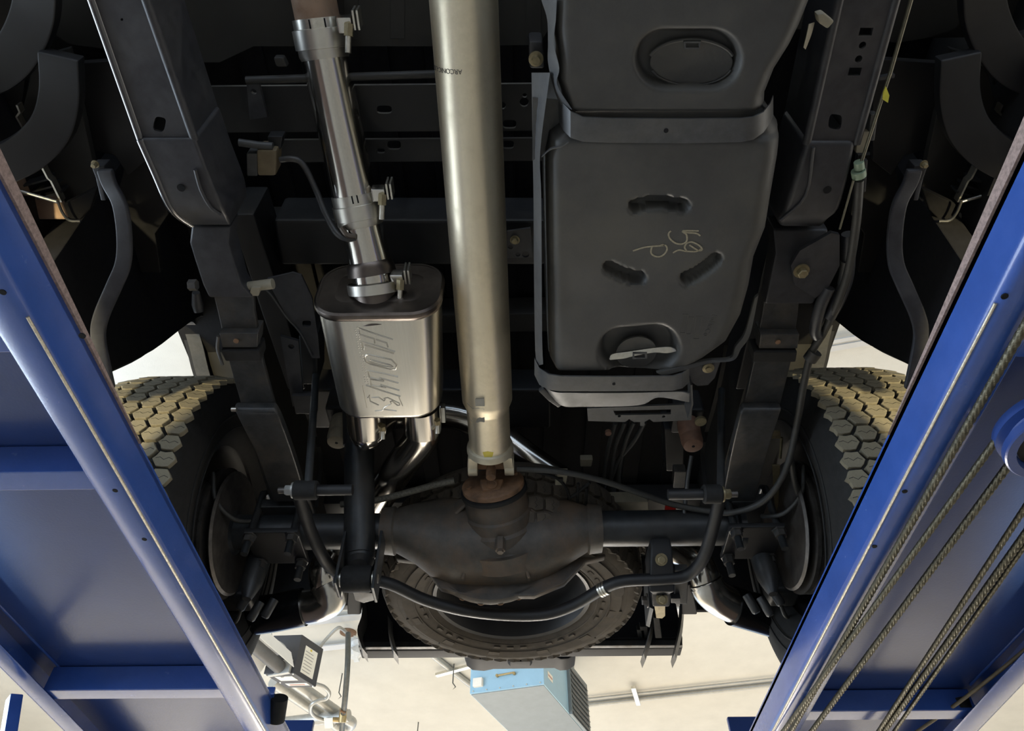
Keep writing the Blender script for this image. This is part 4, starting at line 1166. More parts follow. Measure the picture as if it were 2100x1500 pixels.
# ---- rear bumper, hitch, brackets
bm_ = MB()
bm_.prism([V((-0.612, 2.55, 1.62)), V((-0.612, 2.55, 1.36)), V((-0.612, 2.58, 1.335)), V((-0.612, 2.64, 1.335)), V((-0.612, 2.64, 1.62))], (1.197, 0, 0))
hitch = bm_.build('hitch_crossbar', 'satin_black', truck, 0.005)
MB().strip([WY(736, 1322, 2.545), WY(1399, 1318, 2.545)], (0, 0, 0.022), (0, 0.02, 0)).build('crossbar_lip', 'leaf_steel', hitch, 0.002)
for pts in (((742, 1200), (748, 1262), (738, 1300), (748, 1336)), ((800, 1270), (802, 1300), (812, 1341)), ((1340, 1268), (1336, 1300), (1322, 1348)), ((1402, 1235), (1398, 1290), (1385, 1348))):
    pp = [WY(a, b_, 2.50) for a, b_ in pts]
    MB().strip(pp, (0.012, 0.05, 0), (-0.006, 0.06, 0), 4).build('hitch_fin', 'strap_steel', hitch)
MB().prism([WY(a, b_, 2.72) for a, b_ in ((947, 1312), (1183, 1310), (1180, 1332), (1168, 1338), (964, 1338), (952, 1332))], (0, 0.12, 0)).build('bumper_step', 'satin_black', truck, 0.008)
tr = MB().prism([WY(a, b_, 2.74) for a, b_ in ((952, 1330), (1182, 1328), (1180, 1342), (1166, 1351), (1150, 1352), (1138, 1347), (1010, 1349), (990, 1353), (966, 1351), (954, 1342))], (0, 0.10, 0)).build('plate_recess', 'satin_black', truck, 0.005)
MB().prism([WY(a, b_, 2.75) for a, b_ in ((1040, 1350), (1092, 1349), (1088, 1357), (1046, 1358))], (0, 0.04, 0)).build('plate_latch', 'satin_black', truck, 0.003)
for a in (966, 1130):
    MB().prism([WY(a, 1340, 2.735), WY(a + 32, 1338, 2.735), WY(a + 32, 1341, 2.735), WY(a, 1343, 2.735)], (0, 0.01, 0)).build('recess_edge', 'zinc', truck)
MB().box((TX, 2.80, 1.55), (0.98, 0.10, 0.22)).build('rear_bumper', 'satin_black', truck, 0.02)
MB().box((TX, 2.73, 1.77), (1.9, 0.04, 0.34)).build('tailgate', 'dark_paint', truck, 0.006)
for a, b_ in ((1312, 1305), (1318, 1298)):
    MB().loft_px([(a - 6, a + 10, b_ - 12, 1.36), (a - 2, a + 12, b_ + 12, 1.36)], 0.02).build('trailer_socket', 'rubber', truck, 0.003)
MB().loft_px([(1340, 1352, 1268, 1.34), (1344, 1358, 1310, 1.33)], 0.02).build('trailer_plug', 'rubber', truck, 0.003)
for (x0, x1, y0, y1) in ((712, 740, 1205, 1262), (1398, 1430, 1200, 1262)):
    MB().loft_px([(x0, x1, y0, 1.40), (x0, x1, y1, 1.40)], 0.06).build('bumper_bracket', 'satin_black', truck, 0.006)

# ================================================================ EXHAUST SYSTEM
ex = thing('exhaust_system', 'new stainless steel exhaust with stamped muffler, hung beside the driveshaft', 'exhaust', W(760, 750, 1.35))
EP = [(-60, 632, 1.575), (0, 644, 1.560), (100, 663, 1.535), (250, 694, 1.485), (400, 727, 1.425), (480, 745, 1.395), (520, 755, 1.375), (560, 763, 1.355), (600, 769, 1.335)]


def ep(py):
    for (a, b_, c_), (d, e, f) in zip(EP[:-1], EP[1:]):
        if a <= py <= d:
            t = (py - a) / (d - a)
            return W(b_ + (e - b_) * t, py, c_ + (f - c_) * t)
    q = EP[-1]
    return W(q[1], q[0], q[2])


PR = 0.047
MB().tube([ep(y) for y in (-60, -20, 20, 48)], PR - 0.003, 40).build('front_pipe', 'rusty_pipe', ex, label='browned older pipe end')
MB().tube([ep(y) for y in (38, 100, 170, 250, 330, 400, 418)], PR, 44).build('inlet_pipe', 'stainless', ex, label='polished stainless inlet pipe')
MB().tube([ep(y) for y in (412, 450, 480, 505, 530, 556, 580)], PR - 0.001, 44).build('connecting_pipe', 'stainless', ex)


def band(y0, y1, r, name='clamp_band', m='clamp_steel'):
    p, q = ep(y0), ep(y1)
    L = (q - p).length
    return MB().lathe(p, q - p, [(0, r - 0.003), (0.001, r), (L - 0.001, r), (L, r - 0.003), (L, r - 0.005), (0, r - 0.005)], 48, False).build(name, m, ex)


MB().lathe(ep(38), ep(60) - ep(38), [(0, PR + 0.001), (0, PR + 0.003), (0.05, PR + 0.003)], 48, False).build('flared_end', 'zinc', ex)
MB().lathe(ep(80), ep(120) - ep(80), [(0, PR + 0.004), (0.03, PR + 0.004), (0.038, PR + 0.0005)], 48, False).build('flared_end', 'clamp_steel', ex)
c1 = band(58, 100, PR + 0.0075)
MB().lathe(ep(398), ep(420) - ep(398), [(0, PR + 0.001), (0, PR + 0.003), (0.04, PR + 0.003)], 48, False).build('flared_end', 'clamp_steel', ex)
c2 = band(418, 448, PR + 0.006)
MB().lathe(ep(440), ep(470) - ep(440), [(0, PR + 0.003), (0.018, PR + 0.003), (0.024, PR)], 48, False).build('flared_end', 'clamp_steel', ex)
MB().lathe(ep(535), ep(560) - ep(535), [(0, PR), (0.004, PR + 0.003), (0.012, PR + 0.005), (0.03, PR + 0.007)], 48, False).build('weld_collar', 'heat_tinted_steel', ex)
c3 = band(578, 604, PR + 0.012)
# saw slots in the flared ends
for y, offs in ((49, (-0.012, 0.016)), (405, (-0.004, 0.006))):
    c = ep(y)
    ax = (ep(y + 8) - c).normalized()
    nn = (-c - ax * (-c).dot(ax)).normalized()
    sd_ = ax.cross(nn).normalized()
    for of in offs:
        q = of / PR
        d = nn * math.cos(q) + sd_ * math.sin(q)
        MB().box(c + d * (PR + 0.003), (0.003, 0.016, 0.0012), M((ax.cross(d), ax, d)).transposed()).build('relief_slot', 'black_liner', ex)


def clamp_bolt(c, x, y, z, k=1.0):
    """lug plates and the T-bolt with its nut, beside the pipe"""
    p = W(x, y, z)
    MB().box(p + V((-0.004, 0.0, 0.004)), (0.030 * k, 0.030, 0.026)).build('clamp_lug', 'brushed_stainless', c, 0.004)
    for dx in (0.016, 0.024):
        MB().box(p + V((dx * k, -0.010, 0.006)), (0.0045, 0.036, 0.034)).build('clamp_plate', 'zinc', c, 0.001)
    a = p + V((0.004, 0.006, -0.012))
    d = V((-0.10, 0.9, -0.45)).normalized()
    MB().lathe(a, d, [(-0.01, 0.0095), (0.012, 0.0095)], 6).build('clamp_nut', 'gold_zinc', c)
    MB().tube([a, a + d * 0.042], 0.0062, 12).build('clamp_stud', 'zinc', c)


clamp_bolt(c1, 712, 50, 1.50)
clamp_bolt(c2, 781, 398, 1.40)
clamp_bolt(c3, 818, 572, 1.33)
# hanger: bent rod, rubber isolator, bracket
MB().tube([W(*q) for q in ((574, 328, 1.44), (600, 326, 1.44), (622, 338, 1.44), (648, 390, 1.42), (668, 440, 1.39), (690, 478, 1.365), (712, 490, 1.355), (730, 488, 1.355))], 0.0065, 12, 5).build('hanger_rod', 'leaf_steel', ex, label='bent steel hanger rod welded to the pipe')
MB().tube([W(700, 466, 1.358), W(712, 482, 1.352), W(730, 486, 1.352)], 0.006, 8, 3).build('weld_bead', 'heat_tinted_steel', ex)
hg = MB().loft_px([(525, 568, 308, 1.43), (527, 566, 362, 1.43)], 0.05).build('rubber_isolator', 'hanger_rubber', ex, 0.006, label='tan rubber hanger block')
MB().loft_px([(505, 528, 315, 1.435), (506, 528, 362, 1.435)], 0.04).build('isolator_bracket', 'strap_steel', hg, 0.003)
MB().tube([W(490, 292, 1.44), W(530, 298, 1.44), (W(560, 300, 1.44))], 0.008, 10).build('isolator_pin', 'strap_steel', hg)
MB().loft_px([(548, 580, 280, 1.45), (552, 575, 308, 1.45)], 0.03).build('isolator_bracket', 'dark_paint', hg, 0.003)
# muffler: rounded-rectangle section lofted along Y, dished front cap
F0, F1 = W(640, 652, 1.25), W(898, 652, 1.25)
G0, G1 = W(690, 868, 1.25), W(903, 868, 1.25)
MZ, MH = 1.25, 0.185


def rrect(x0, x1, y, z0, z1, r, n=8):
    pts = []
    for cx, cz, a0 in ((x1 - r, z0 + r, -PI / 2), (x1 - r, z1 - r, 0), (x0 + r, z1 - r, PI / 2), (x0 + r, z0 + r, PI)):
        for k in range(n + 1):
            a = a0 + PI / 2 * k / n
            pts.append(V((cx + r * math.cos(a), y, cz + r * math.sin(a))))
    return pts


x0, x1 = F0.x, F1.x
y0, y1 = F0.y, G0.y
x0b, x1b = G0.x, G1.x
mr = []
for t, ins in ((0.0, 0.0), (0.02, 0), (0.5, 0), (0.93, 0.0), (0.965, 0.004), (0.985, 0.012), (1.0, 0.026)):
    xa, xb = x0 + (x0b - x0) * t + ins, x1 + (x1b - x1) * t - ins
    mr.append(rrect(xa, xb, y0 + (y1 - y0) * t, MZ + ins, MZ + MH - ins, 0.062))
muf = MB().ring_faces(mr).build('muffler', 'muffler_steel', ex, smooth_angle=50, wn=True, label='brushed steel muffler case with stamped lettering')
# rolled seam and front cap
sr = []
for dy, g in ((0.012, 0.0), (0.008, 0.005), (0.0, 0.007), (-0.008, 0.006), (-0.012, 0.001), (-0.012, -0.004)):
    sr.append(rrect(x0 - g, x1 + g, y0 + dy, MZ - g, MZ + MH + g, 0.062 + g))
MB().ring_faces(sr, caps=False).build('muffler_seam', 'heat_tinted_steel', muf)
cr_ = []
for dy, g in ((-0.011, -0.003), (-0.006, -0.008), (-0.004, -0.016), (-0.010, -0.03), (-0.012, -0.05)):
    cr_.append(rrect(x0 - g, x1 + g, y0 + dy, MZ - g, MZ + MH + g, max(0.02, 0.062 + g)))
MB().ring_faces(cr_).build('muffler_cap', 'heat_tinted_steel', muf, label='heat-darkened front end cap of the muffler')
mi = ep(598)
cd = (ep(600) - ep(560)).normalized()
MB().lathe(mi - cd * 0.01, cd, [(0, PR + 0.004), (0.03, PR + 0.004), (0.05, PR + 0.012), (0.075, PR + 0.02)], 44, False).build('inlet_neck', 'heat_tinted_steel', muf)
# stamped word and emblem
def zp(a, b_):
    """stamping drawn on an enlarged grid over the case"""
    return W(640 + a / 5.357, 620 + b_ / 5.357, MZ)


STAMP = [[[(522, 352), (514, 285), (700, 350), (888, 410)], [(522, 352), (682, 402), (692, 450)], [(700, 408), (820, 448), (834, 494)]],
         [[(566, 532), (545, 432), (720, 480), (912, 545)], [(566, 532), (580, 470), (900, 566)]],
         [[(612, 574), (740, 602), (872, 632), (930, 690), (918, 738), (860, 738), (740, 708), (640, 682), (592, 652), (576, 612), (590, 582), (612, 574)], [(642, 632), (760, 664), (862, 692), (886, 710), (868, 722), (760, 696), (652, 666), (628, 646), (642, 632)]],
         [[(632, 824), (609, 750), (780, 782), (946, 822)], [(632, 824), (790, 868), (740, 830), (950, 890)], [(652, 912), (640, 850), (790, 868)], [(652, 912), (810, 940), (750, 906), (958, 970)], [(592, 912), (780, 976), (970, 1036)]]]
for st in STAMP:
    b = MB()
    for pl in st:
        b.tube([zp(*q) for q in pl], 0.0016, 8)
    b.build('stamped_letter', 'muffler_steel', muf)
b = MB()
for pl in ([(652, 1050), (732, 1044), (792, 1086), (802, 1072), (790, 1060), (832, 1050), (960, 1112), (966, 1130), (940, 1136), (882, 1086), (860, 1094), (872, 1120), (800, 1152), (774, 1176), (930, 1196)], [(612, 1050), (630, 1022), (640, 1090), (732, 1132)], [(690, 1196), (772, 1190), (790, 1162)]):
    b.tube([zp(*q) for q in pl], 0.0014, 8)
b.build('stamped_emblem', 'muffler_steel', muf)
b = MB()
for pl in ([(556, 918), (604, 1160)], [(955, 1046), (996, 1140)]):
    b.tube([zp(*q) for q in pl], 0.0010, 6)
b.build('stamped_line', 'muffler_steel', muf)
for k in range(26):
    t = k / 25
    for j in range(2):
        if (k * 7 + j * 3) % 5 == 0:
            continue
        x, y = 728 + 22 * t + 5 * j, 672 + 116 * t
        MB().lathe(W(x, y, MZ), -Z, [(-0.0005, 0.0018), (0.0006, 0.0014), (0.0010, 0.0004)], 6).build('stamped_dot', 'muffler_steel', muf)
# outlets and tail pipes
TPR = 0.046
def tail(pts, n=6, name='tail_pipe', m='stainless', r=TPR, label=None):
    return MB().tube([W(*q) for q in pts], r, 32, n).build(name, m, ex, label=label)


for x in (751, 866):
    MB().tube([W(x - 4, 830, 1.325), W(x, 868, 1.325), W(x + 1, 880, 1.325)], TPR + 0.003, 32).build('muffler_outlet', 'stainless', muf)
tail([(867, 872, 1.335), (868, 888, 1.338), (855, 912, 1.345), (822, 955, 1.36), (788, 1005, 1.375), (752, 1060, 1.38), (712, 1105, 1.33), (678, 1145, 1.27), (665, 1172, 1.22), (669, 1200, 1.20)], label='polished tail pipe sweeping over the axle to the left')
tail([(751, 872, 1.335), (753, 888, 1.345), (757, 884, 1.42), (790, 856, 1.53), (860, 846, 1.60), (950, 856, 1.62), (1032, 902, 1.57), (1100, 952, 1.50), (1170, 1000, 1.44), (1240, 1050, 1.40), (1330, 1110, 1.36), (1395, 1130, 1.31), (1430, 1152, 1.26), (1443, 1180, 1.22), (1449, 1200, 1.20)], label='tail pipe crossing behind the driveshaft to the right')
tl = tail([(669, 1196, 1.20), (677, 1211, 1.185), (678, 1228, 1.172), (662, 1239, 1.165), (640, 1244, 1.165), (620, 1246, 1.165)], 5, 'tail_elbow', 'brushed_stainless', TPR + 0.004, 'polished elbow of the left tail pipe')
trr = tail([(1448, 1198, 1.20), (1456, 1212, 1.185), (1474, 1228, 1.175), (1496, 1240, 1.17), (1508, 1244, 1.17)], 5, 'tail_elbow', 'brushed_stainless', TPR + 0.005, 'polished elbow of the right tail pipe')
tail([(624, 1245, 1.165), (600, 1250, 1.16), (560, 1258, 1.155), (500, 1266, 1.15)], 3, 'tail_tip', 'gloss_black', TPR + 0.010, 'wide gloss black tail pipe tip')
tail([(1502, 1243, 1.17), (1540, 1254, 1.165), (1580, 1266, 1.16), (1640, 1284, 1.15)], 3, 'tail_tip', 'gloss_black', TPR + 0.012, 'wide gloss black tail pipe tip')
for q0, q1 in (((667, 1194, 1.205), (675, 1208, 1.188)), ((1447, 1192, 1.205), (1453, 1206, 1.19))):
    p, q = W(*q0), W(*q1)
    c = MB().lathe(p, q - p, [(0, TPR + 0.001), (0.001, TPR + 0.005), (0.004, TPR + 0.005), (0.005, TPR + 0.003), (0.012, TPR + 0.003)], 36, False).build('clamp_band', 'brushed_stainless', ex)
    MB().loft_px([(q1[0] + 30, q1[0] + 40, q1[1] + 4, 1.18), (q1[0] + 28, q1[0] + 36, q1[1] + 20, 1.18)], 0.012).build('clamp_lug', 'zinc' if q0[0] > 1000 else 'rubber', c, 0.002)
for x, y in ((785, 880), (897, 868)):
    p = W(x, y, 1.30)
    c = MB().lathe(p, Y, [(-0.012, 0.009), (0.004, 0.009)], 6).build('clamp_nut', 'gold_zinc', ex)
    MB().tube([p, p + V((0, 0.02, -0.018))], 0.0055, 12).build('clamp_stud', 'zinc', c)
MB().loft_px([(903, 912, 838, 1.34), (905, 914, 868, 1.33)], 0.02).build('clamp_lug', 'zinc', ex, 0.002)
MB().tube([W(*q) for q in ((789, 874, 1.31), (788, 890, 1.31), (776, 904, 1.31), (757, 911, 1.315))], 0.005, 10, 4).build('hanger_rod', 'stainless', ex)

# ================================================================ SPARE WHEEL
SC = V((-0.036, 2.03, 1.20))
SR_ = 0.405
sw = thing('spare_wheel', 'spare wheel slung flat under the bed behind the axle, black rim and dusty tyre', 'wheel', SC)
sc2 = SC + Z * 0.125
MB().lathe(sc2, Z, [(a, r) for a, r in tyre_profile(SR_, 0.25, 0.235)], 110, False).build('tyre', 'dusty_rubber', sw, smooth_angle=50)
MB().lathe(SC, Z, [(0.038, 0.236), (0.018, 0.246), (0.012, 0.243), (0.016, 0.232), (0.04, 0.222), (0.10, 0.205), (0.13, 0.198), (0.145, 0.18), (0.15, 0.10), (0.15, 0.01)], 90, False).build('wheel_rim', 'rim_black', sw, label='gloss black dished rim of the spare')
for rr, zz, th in ((0.262, 0.0035, 0.002), (0.300, -0.0015, 0.0016), (0.352, 0.006, 0.0018), (0.366, 0.011, 0.0025), (0.376, 0.018, 0.0025)):
    pts = [SC + V((math.cos(2 * PI * k / 90) * rr, math.sin(2 * PI * k / 90) * rr, zz)) for k in range(91)]
    MB().tube(pts, th, 6, 0, False).build('sidewall_ring', 'dusty_rubber', sw)


def arc_plate(a0, a1, r0, r1, z, th, name, m='dusty_rubber', n=14):
    ri = [SC + V((math.cos(a0 + (a1 - a0) * k / n) * r0, math.sin(a0 + (a1 - a0) * k / n) * r0, z)) for k in range(n + 1)]
    ro = [SC + V((math.cos(a0 + (a1 - a0) * k / n) * r1, math.sin(a0 + (a1 - a0) * k / n) * r1, z)) for k in range(n + 1)]
    return MB().ring_faces([[a, b_, b_ + Z * th, a + Z * th] for a, b_ in zip(ri, ro)]).build(name, m, sw)


for k in range(12):
    a = 2 * PI * k / 12 + 0.15
    arc_plate(a, a + 0.12, 0.306, 0.345, -0.0028, 0.005, 'sidewall_pad')
    arc_plate(a + 0.2, a + 0.42, 0.372, 0.392, 0.016, 0.006, 'sidewall_pad')
for k in range(40):
    if k % 9 in (3, 4, 8):
        continue
    a = 2 * PI * k / 40
    arc_plate(a, a + 0.075, 0.276, 0.286, 0.0005, 0.003, 'sidewall_mark', n=3)
# oval emblem pad raised on the sidewall
c = SC + V((math.cos(-0.25) * 0.326, math.sin(-0.25) * 0.326, -0.004))
MB().ring_faces([circ(c, 0.020, 28, V((math.cos(-0.25), math.sin(-0.25), 0)), V((-math.sin(-0.25), math.cos(-0.25), 0)), 0.045), circ(c + Z * 0.004, 0.022, 28, V((math.cos(-0.25), math.sin(-0.25), 0)), V((-math.sin(-0.25), math.cos(-0.25), 0)), 0.047)]).build('oval_pad', 'dusty_rubber', sw)
LUG = hex_block('tread_block', 0.027, 0.020, 0.050, 0.020, 'dusty_rubber', 9)
for row, (zz, rad, tilt) in enumerate(((0.012, SR_ - 0.010, 0.45), (0.060, SR_ + 0.002, 0.06), (0.115, SR_ + 0.004, 0), (0.17, SR_ + 0.003, 0))):
    for k in range(52):
        a = 2 * PI * (k + 0.5 * (row % 2)) / 52
        n = V((math.cos(a), math.sin(a), 0))
        p = SC + n * rad + Z * (zz + 0.012)
        o = bpy.data.objects.new('tread_block', LUG)
        COL.objects.link(o)
        o.parent = sw
        o.location = p - SC
        nn = (n * math.cos(tilt) - Z * math.sin(tilt)).normalized()
        t = V((-n.y, n.x, 0))
        o.rotation_euler = M((nn.cross(t) * -1, t, nn)).transposed().to_euler()
rod('hoist_cable', 'cable_steel', SC + V((0, 0, 0.15)), SC + V((0, 0, 0.58)), 0.006, sw)

# ================================================================ FOUR-POST LIFT RUNWAYS
DECK = 0.797


def runway(name, label, s, xin, xout):
    """channel-edged steel runway: deck sheet, two edge channels, cross ribs"""
    y0, y1 = -1.1, 2.46
    root = thing(name, label, 'vehicle lift', ((xin + xout) / 2, 0.7, 0.62))
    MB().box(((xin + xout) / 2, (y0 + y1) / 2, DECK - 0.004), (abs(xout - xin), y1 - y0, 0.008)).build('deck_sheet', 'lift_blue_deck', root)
    MB().box(((xin + xout) / 2, (y0 + y1) / 2, DECK + 0.001), (abs(xout - xin) - 0.06, y1 - y0, 0.003)).build('grip_coating', 'lift_grip', root)
    H = 0.072
    for nm, xe, d in (('inner_channel', xin, s), ('outer_channel', xout, -s)):
        # section: web, rounded corner, lower flange
        sec = []
        fw = 0.052 if s < 0 else 0.066
        ro = 0.014
        prof = [(0, DECK + 0.004), (0, DECK - H + ro)] + [(ro - ro * math.cos(a), DECK - H + ro - ro * math.sin(a)) for a in (PI / 8, PI / 4, 3 * PI / 8, PI / 2)] + [(fw - 0.004, DECK - H), (fw, DECK - H + 0.003), (fw - 0.002, DECK - H + 0.006), (ro, DECK - H + 0.006)] + [(0.006, DECK - H + ro), (0.006, DECK + 0.004)]
        rings_ = [[V((xe + d * a, yy, zz)) for a, zz in prof] for yy in [y0 + (y1 - y0) * k / 8 for k in range(9)]]
        MB().ring_faces(rings_).build(nm, 'lift_blue', root)
    rod('corner_line', 'pale_edge', V((xin + s * 0.0035, 0.55, DECK - H + 0.0035)), V((xin + s * 0.0035, y1 - 0.05, DECK - H + 0.0035)), 0.0022, root, 8, label='thin pale metallic line along the lower corner')  # pale metallic rod drawn along the lower inner corner
    MB().prism([V((xin - s * 0.004, -0.9, DECK)), V((xin - s * 0.004, 0.86, DECK)), V((xin - s * 0.004, 0.35, DECK + 0.020)), V((xin - s * 0.004, -0.9, DECK + 0.024))], (s * 0.05, 0, 0)).build('kerb_strip', 'lift_grip', root, label='rough brown coated kerb along the deck edge')
    return root


RL = runway('lift_runway', 'blue steel lift runway with cross ribs beneath, under the wheel at the muffler side', -1, -0.614, -1.10)
RR_ = runway('lift_runway', 'blue steel lift runway with wire ropes beneath, under the wheel at the fuel tank side', 1, 0.584, 1.08)
for py, hh, ww in ((985, 0.03, 0.045), (1424, 0.03, 0.045), (690, 0.03, 0.05)):
    p = W(120, py, 0.735)
    MB().box((-0.86, p.y, 0.760), (0.40, ww, 0.055)).build('cross_rib', 'lift_blue', RL, 0.003)
for py in (705,):
    p = W(2060, py, 0.735)
    MB().box((0.83, p.y - 0.03, 0.757), (0.42, 0.10, 0.055)).build('cross_rib', 'lift_blue', RR_, 0.003)
MB().box((0.83, 1.75, 0.762), (0.42, 0.05, 0.05)).build('cross_rib', 'lift_blue', RR_, 0.003)
rod('weld_seam', 'lift_blue', W(-120, 1120, 0.788), W(150, 1398, 0.788), 0.003, RL, 8)
rod('weld_seam', 'lift_blue', W(2120, 1270, 0.788), W(1990, 1405, 0.788), 0.003, RR_, 8)
for px, py, rt in ((236, 1007, RL), (296, 1107, RL), (5, 600, RL), (168, 690, RL), (2061, 609, RR_), (1856, 1009, RR_), (1794, 1122, RR_)):
    MB().lathe(W(px, py, DECK - 0.0724), Z, [(0, 0.0042), (0.002, 0.0042)], 14).build('flange_hole', 'black_liner', rt)
# folded-up wheel stop plates at the far end of each runway, and the rubber roller
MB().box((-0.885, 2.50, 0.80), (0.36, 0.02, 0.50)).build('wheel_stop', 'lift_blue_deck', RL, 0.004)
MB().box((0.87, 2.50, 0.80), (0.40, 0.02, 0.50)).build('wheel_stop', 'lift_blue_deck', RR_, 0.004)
p = W(570, 1458, 0.80)
MB().tube([W(573, 1432, 0.80), W(566, 1478, 0.765)], 0.021, 24).build('rubber_roller', 'rubber', RL, label='black rubber roller on the runway end')
MB().loft_px([(540, 562, 1425, 0.80), (540, 560, 1468, 0.79)], 0.02).build('roller_bracket', 'lift_blue', RL, 0.003)
MB().tube([W(30, 1430, 0.70), W(14, 1530, 0.60)], 0.018, 4).build('support_leg', 'lift_blue', RL, 0.003)
# sheave of the wire ropes at the edge of the frame
pc = W(2168, 890, 0.690)
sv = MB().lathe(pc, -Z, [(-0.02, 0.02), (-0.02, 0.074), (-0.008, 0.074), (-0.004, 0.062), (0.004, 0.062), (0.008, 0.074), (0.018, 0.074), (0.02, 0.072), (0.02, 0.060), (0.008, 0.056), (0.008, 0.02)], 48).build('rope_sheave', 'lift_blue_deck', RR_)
MB().lathe(pc - Z * 0.008, -Z, [(0, 0.055), (0.003, 0.055), (0.006, 0.022), (0.016, 0.022)], 32).build('sheave_hub', 'rubber', sv)


def rope(a, b, r, label, z=0.715, ext=1.3):
    p, q = W(*a, z), W(*b, z)
    d = (q - p).normalized()
    p, q = p - d * ext, q + d * 0.35
    p.z = q.z = z
    L = (q - p).length
    d = (q - p).normalized()
    u = Z
    w = d.cross(u).normalized()
    nr = int(L / 0.0035)
    rings_ = []
    for i in range(nr + 1):
        t = L * i / nr
        ph = 2 * PI * t / 0.075
        ring = []
        for k in range(24):
            a_ = 2 * PI * k / 24
            rad = 0.66 * r * (0.58 + 0.48 * abs(math.sin(3 * (a_ + ph))))
            ring.append(p + d * t + (u * math.cos(a_) + w * math.sin(a_)) * rad)
        rings_.append(ring)
    o = MB().ring_faces(rings_).build('wire_rope', 'rope_steel', smooth_angle=70)
    return tag(o, label, 'cable', 'wire ropes under the fuel tank side runway')


rope((2058, 745), (1640, 1470), 0.0088, 'twisted wire rope running closest along the runway inner channel')
rope((2042, 905), (1640, 1455), 0.0080, 'wire rope second from the runway inner channel, meeting the sheave rim first', 0.705, 0.03)
rope((2068, 955), (1680, 1480), 0.0088, 'wire rope third from the runway inner channel, below the sheave', 0.703, 0.03)
rope((2100, 1045), (1822, 1470), 0.0075, 'thin wire rope fourth from the inner channel, left of a paired thicker rope', 0.712)
rope((2096, 1105), (1835, 1470), 0.0095, 'thick wire rope fifth from the inner channel, touching a paired rope', 0.709)
rope((2100, 1122), (1850, 1478), 0.0065, 'outermost wire rope, tucked against the thick rope beside it', 0.714)
al = MB().tube([W(*q) for q in ((2140, 1300, 0.76), (2080, 1352, 0.755), (2020, 1400, 0.75), (1965, 1442, 0.745), (1920, 1474, 0.745), (1860, 1515, 0.745))], 0.004, 10, 5).build('air_line', 'hanger_rubber')
tag(al, 'thin brown air line sagging under the runway, through a dark grommet', 'hose')
MB().lathe(W(1968, 1438, 0.765), -Z, [(0, 0.022), (0.022, 0.02)], 20).build('grommet', 'rubber', al)

# ================================================================ HEATERS AND PIPES UNDER THE CEILING
# blue unit heater
hz = 2.90
uh = thing('unit_heater', 'blue and grey box unit heater hanging from the ceiling behind the bumper', 'heater', W(1090, 1440, hz))
n0, n1 = W(963, 1424, hz), W(1116, 1404, hz)
fx = (n1 - n0)
wdt = fx.length
fx.normalize()
fy = ((W(1058, 1500, hz) - W(963, 1424, hz)).normalized() * 0.6 + V((-fx.y, fx.x, 0)) * 0.4).normalized()
dep, hh = 1.15, 0.46
body = MB().ring_faces([[n0 + Z * z_, n1 + Z * z_, n1 + fy * dep + Z * z_, n0 + fy * dep + Z * z_] for z_ in (0.0, hh)]).build('heater_case', 'heater_blue', uh, 0.006)
MB().ring_faces([[n0 + fx * 0.01 + fy * 0.012 - Z * 0.004 + Z * z_, n1 - fx * 0.01 + fy * 0.012 - Z * 0.004 + Z * z_, n1 - fx * 0.01 + fy * (dep - 0.02) - Z * 0.004 + Z * z_, n0 + fx * 0.01 + fy * (dep - 0.02) - Z * 0.004 + Z * z_] for z_ in (0, 0.006)]).build('heater_base', 'heater_grey', uh, 0.001, label='flat grey underside of the heater')
gy0 = 0.62
MB().ring_faces([[n1 + fx * a + fy * gy0 + Z * z_ for a, z_ in ((0.0, -0.01), (0.03, -0.01), (0.03, hh + 0.02), (0.0, hh + 0.02))], [n1 + fx * a + fy * (gy0 + 0.52) + Z * z_ for a, z_ in ((0.0, -0.01), (0.03, -0.01), (0.03, hh + 0.02), (0.0, hh + 0.02))]]).build('louvre_frame', 'heater_grey', uh, 0.003)
for k in range(9):
    z_ = 0.03 + k * 0.05
    a = n1 + fx * 0.03 + fy * (gy0 + 0.02) + Z * z_
    MB().ring_faces([[a, a + fx * 0.012 - Z * 0.03, a + fx * 0.012 - Z * 0.024, a + Z * 0.006], [q + fy * 0.48 for q in (a, a + fx * 0.012 - Z * 0.03, a + fx * 0.012 - Z * 0.024, a + Z * 0.006)]]).build('louvre_slat', 'louvre_dark', uh)
pf = lambda u, v: n0 + fx * u * wdt + Z * v - fy * 0.004
MB().box(pf(0.12, 0.085), (0.085, 0.06, 0.075), M((fx, fy, Z)).transposed()).build('junction_box', 'off_white', uh, 0.006, label='white junction box on the heater front')
rod('front_handle', 'brass', pf(0.40, 0.12) - fy * 0.02, pf(0.60, 0.128) - fy * 0.02, 0.008, uh, label='small brass handle')
for u in (0.38, 0.61):
    MB().lathe(pf(u, 0.124), -fy, [(0, 0.014), (0.02, 0.014), (0.025, 0.010)], 6).build('handle_stud', 'brass', uh)
MB().box(pf(0.36, 0.265), (0.19, 0.012, 0.035), M((fx, fy, Z)).transposed()).build('intake_slot', 'louvre_dark', uh, 0.002)
for k in range(6):
    MB().lathe(pf(0.05 + 0.18 * k, 0.018), -fy, [(0, 0.006), (0.005, 0.004)], 10).build('case_screw', 'zinc', uh)
sd = n1 + fy * 0.09 + Z * 0.10 + fx * 0.004
MB().ring_faces([[sd, sd + fy * 0.12, sd + fy * 0.12 + Z * 0.06, sd + Z * 0.06], [q - fx * 0.003 for q in (sd, sd + fy * 0.12, sd + fy * 0.12 + Z * 0.06, sd + Z * 0.06)]]).build('rating_label', 'sticker', uh)
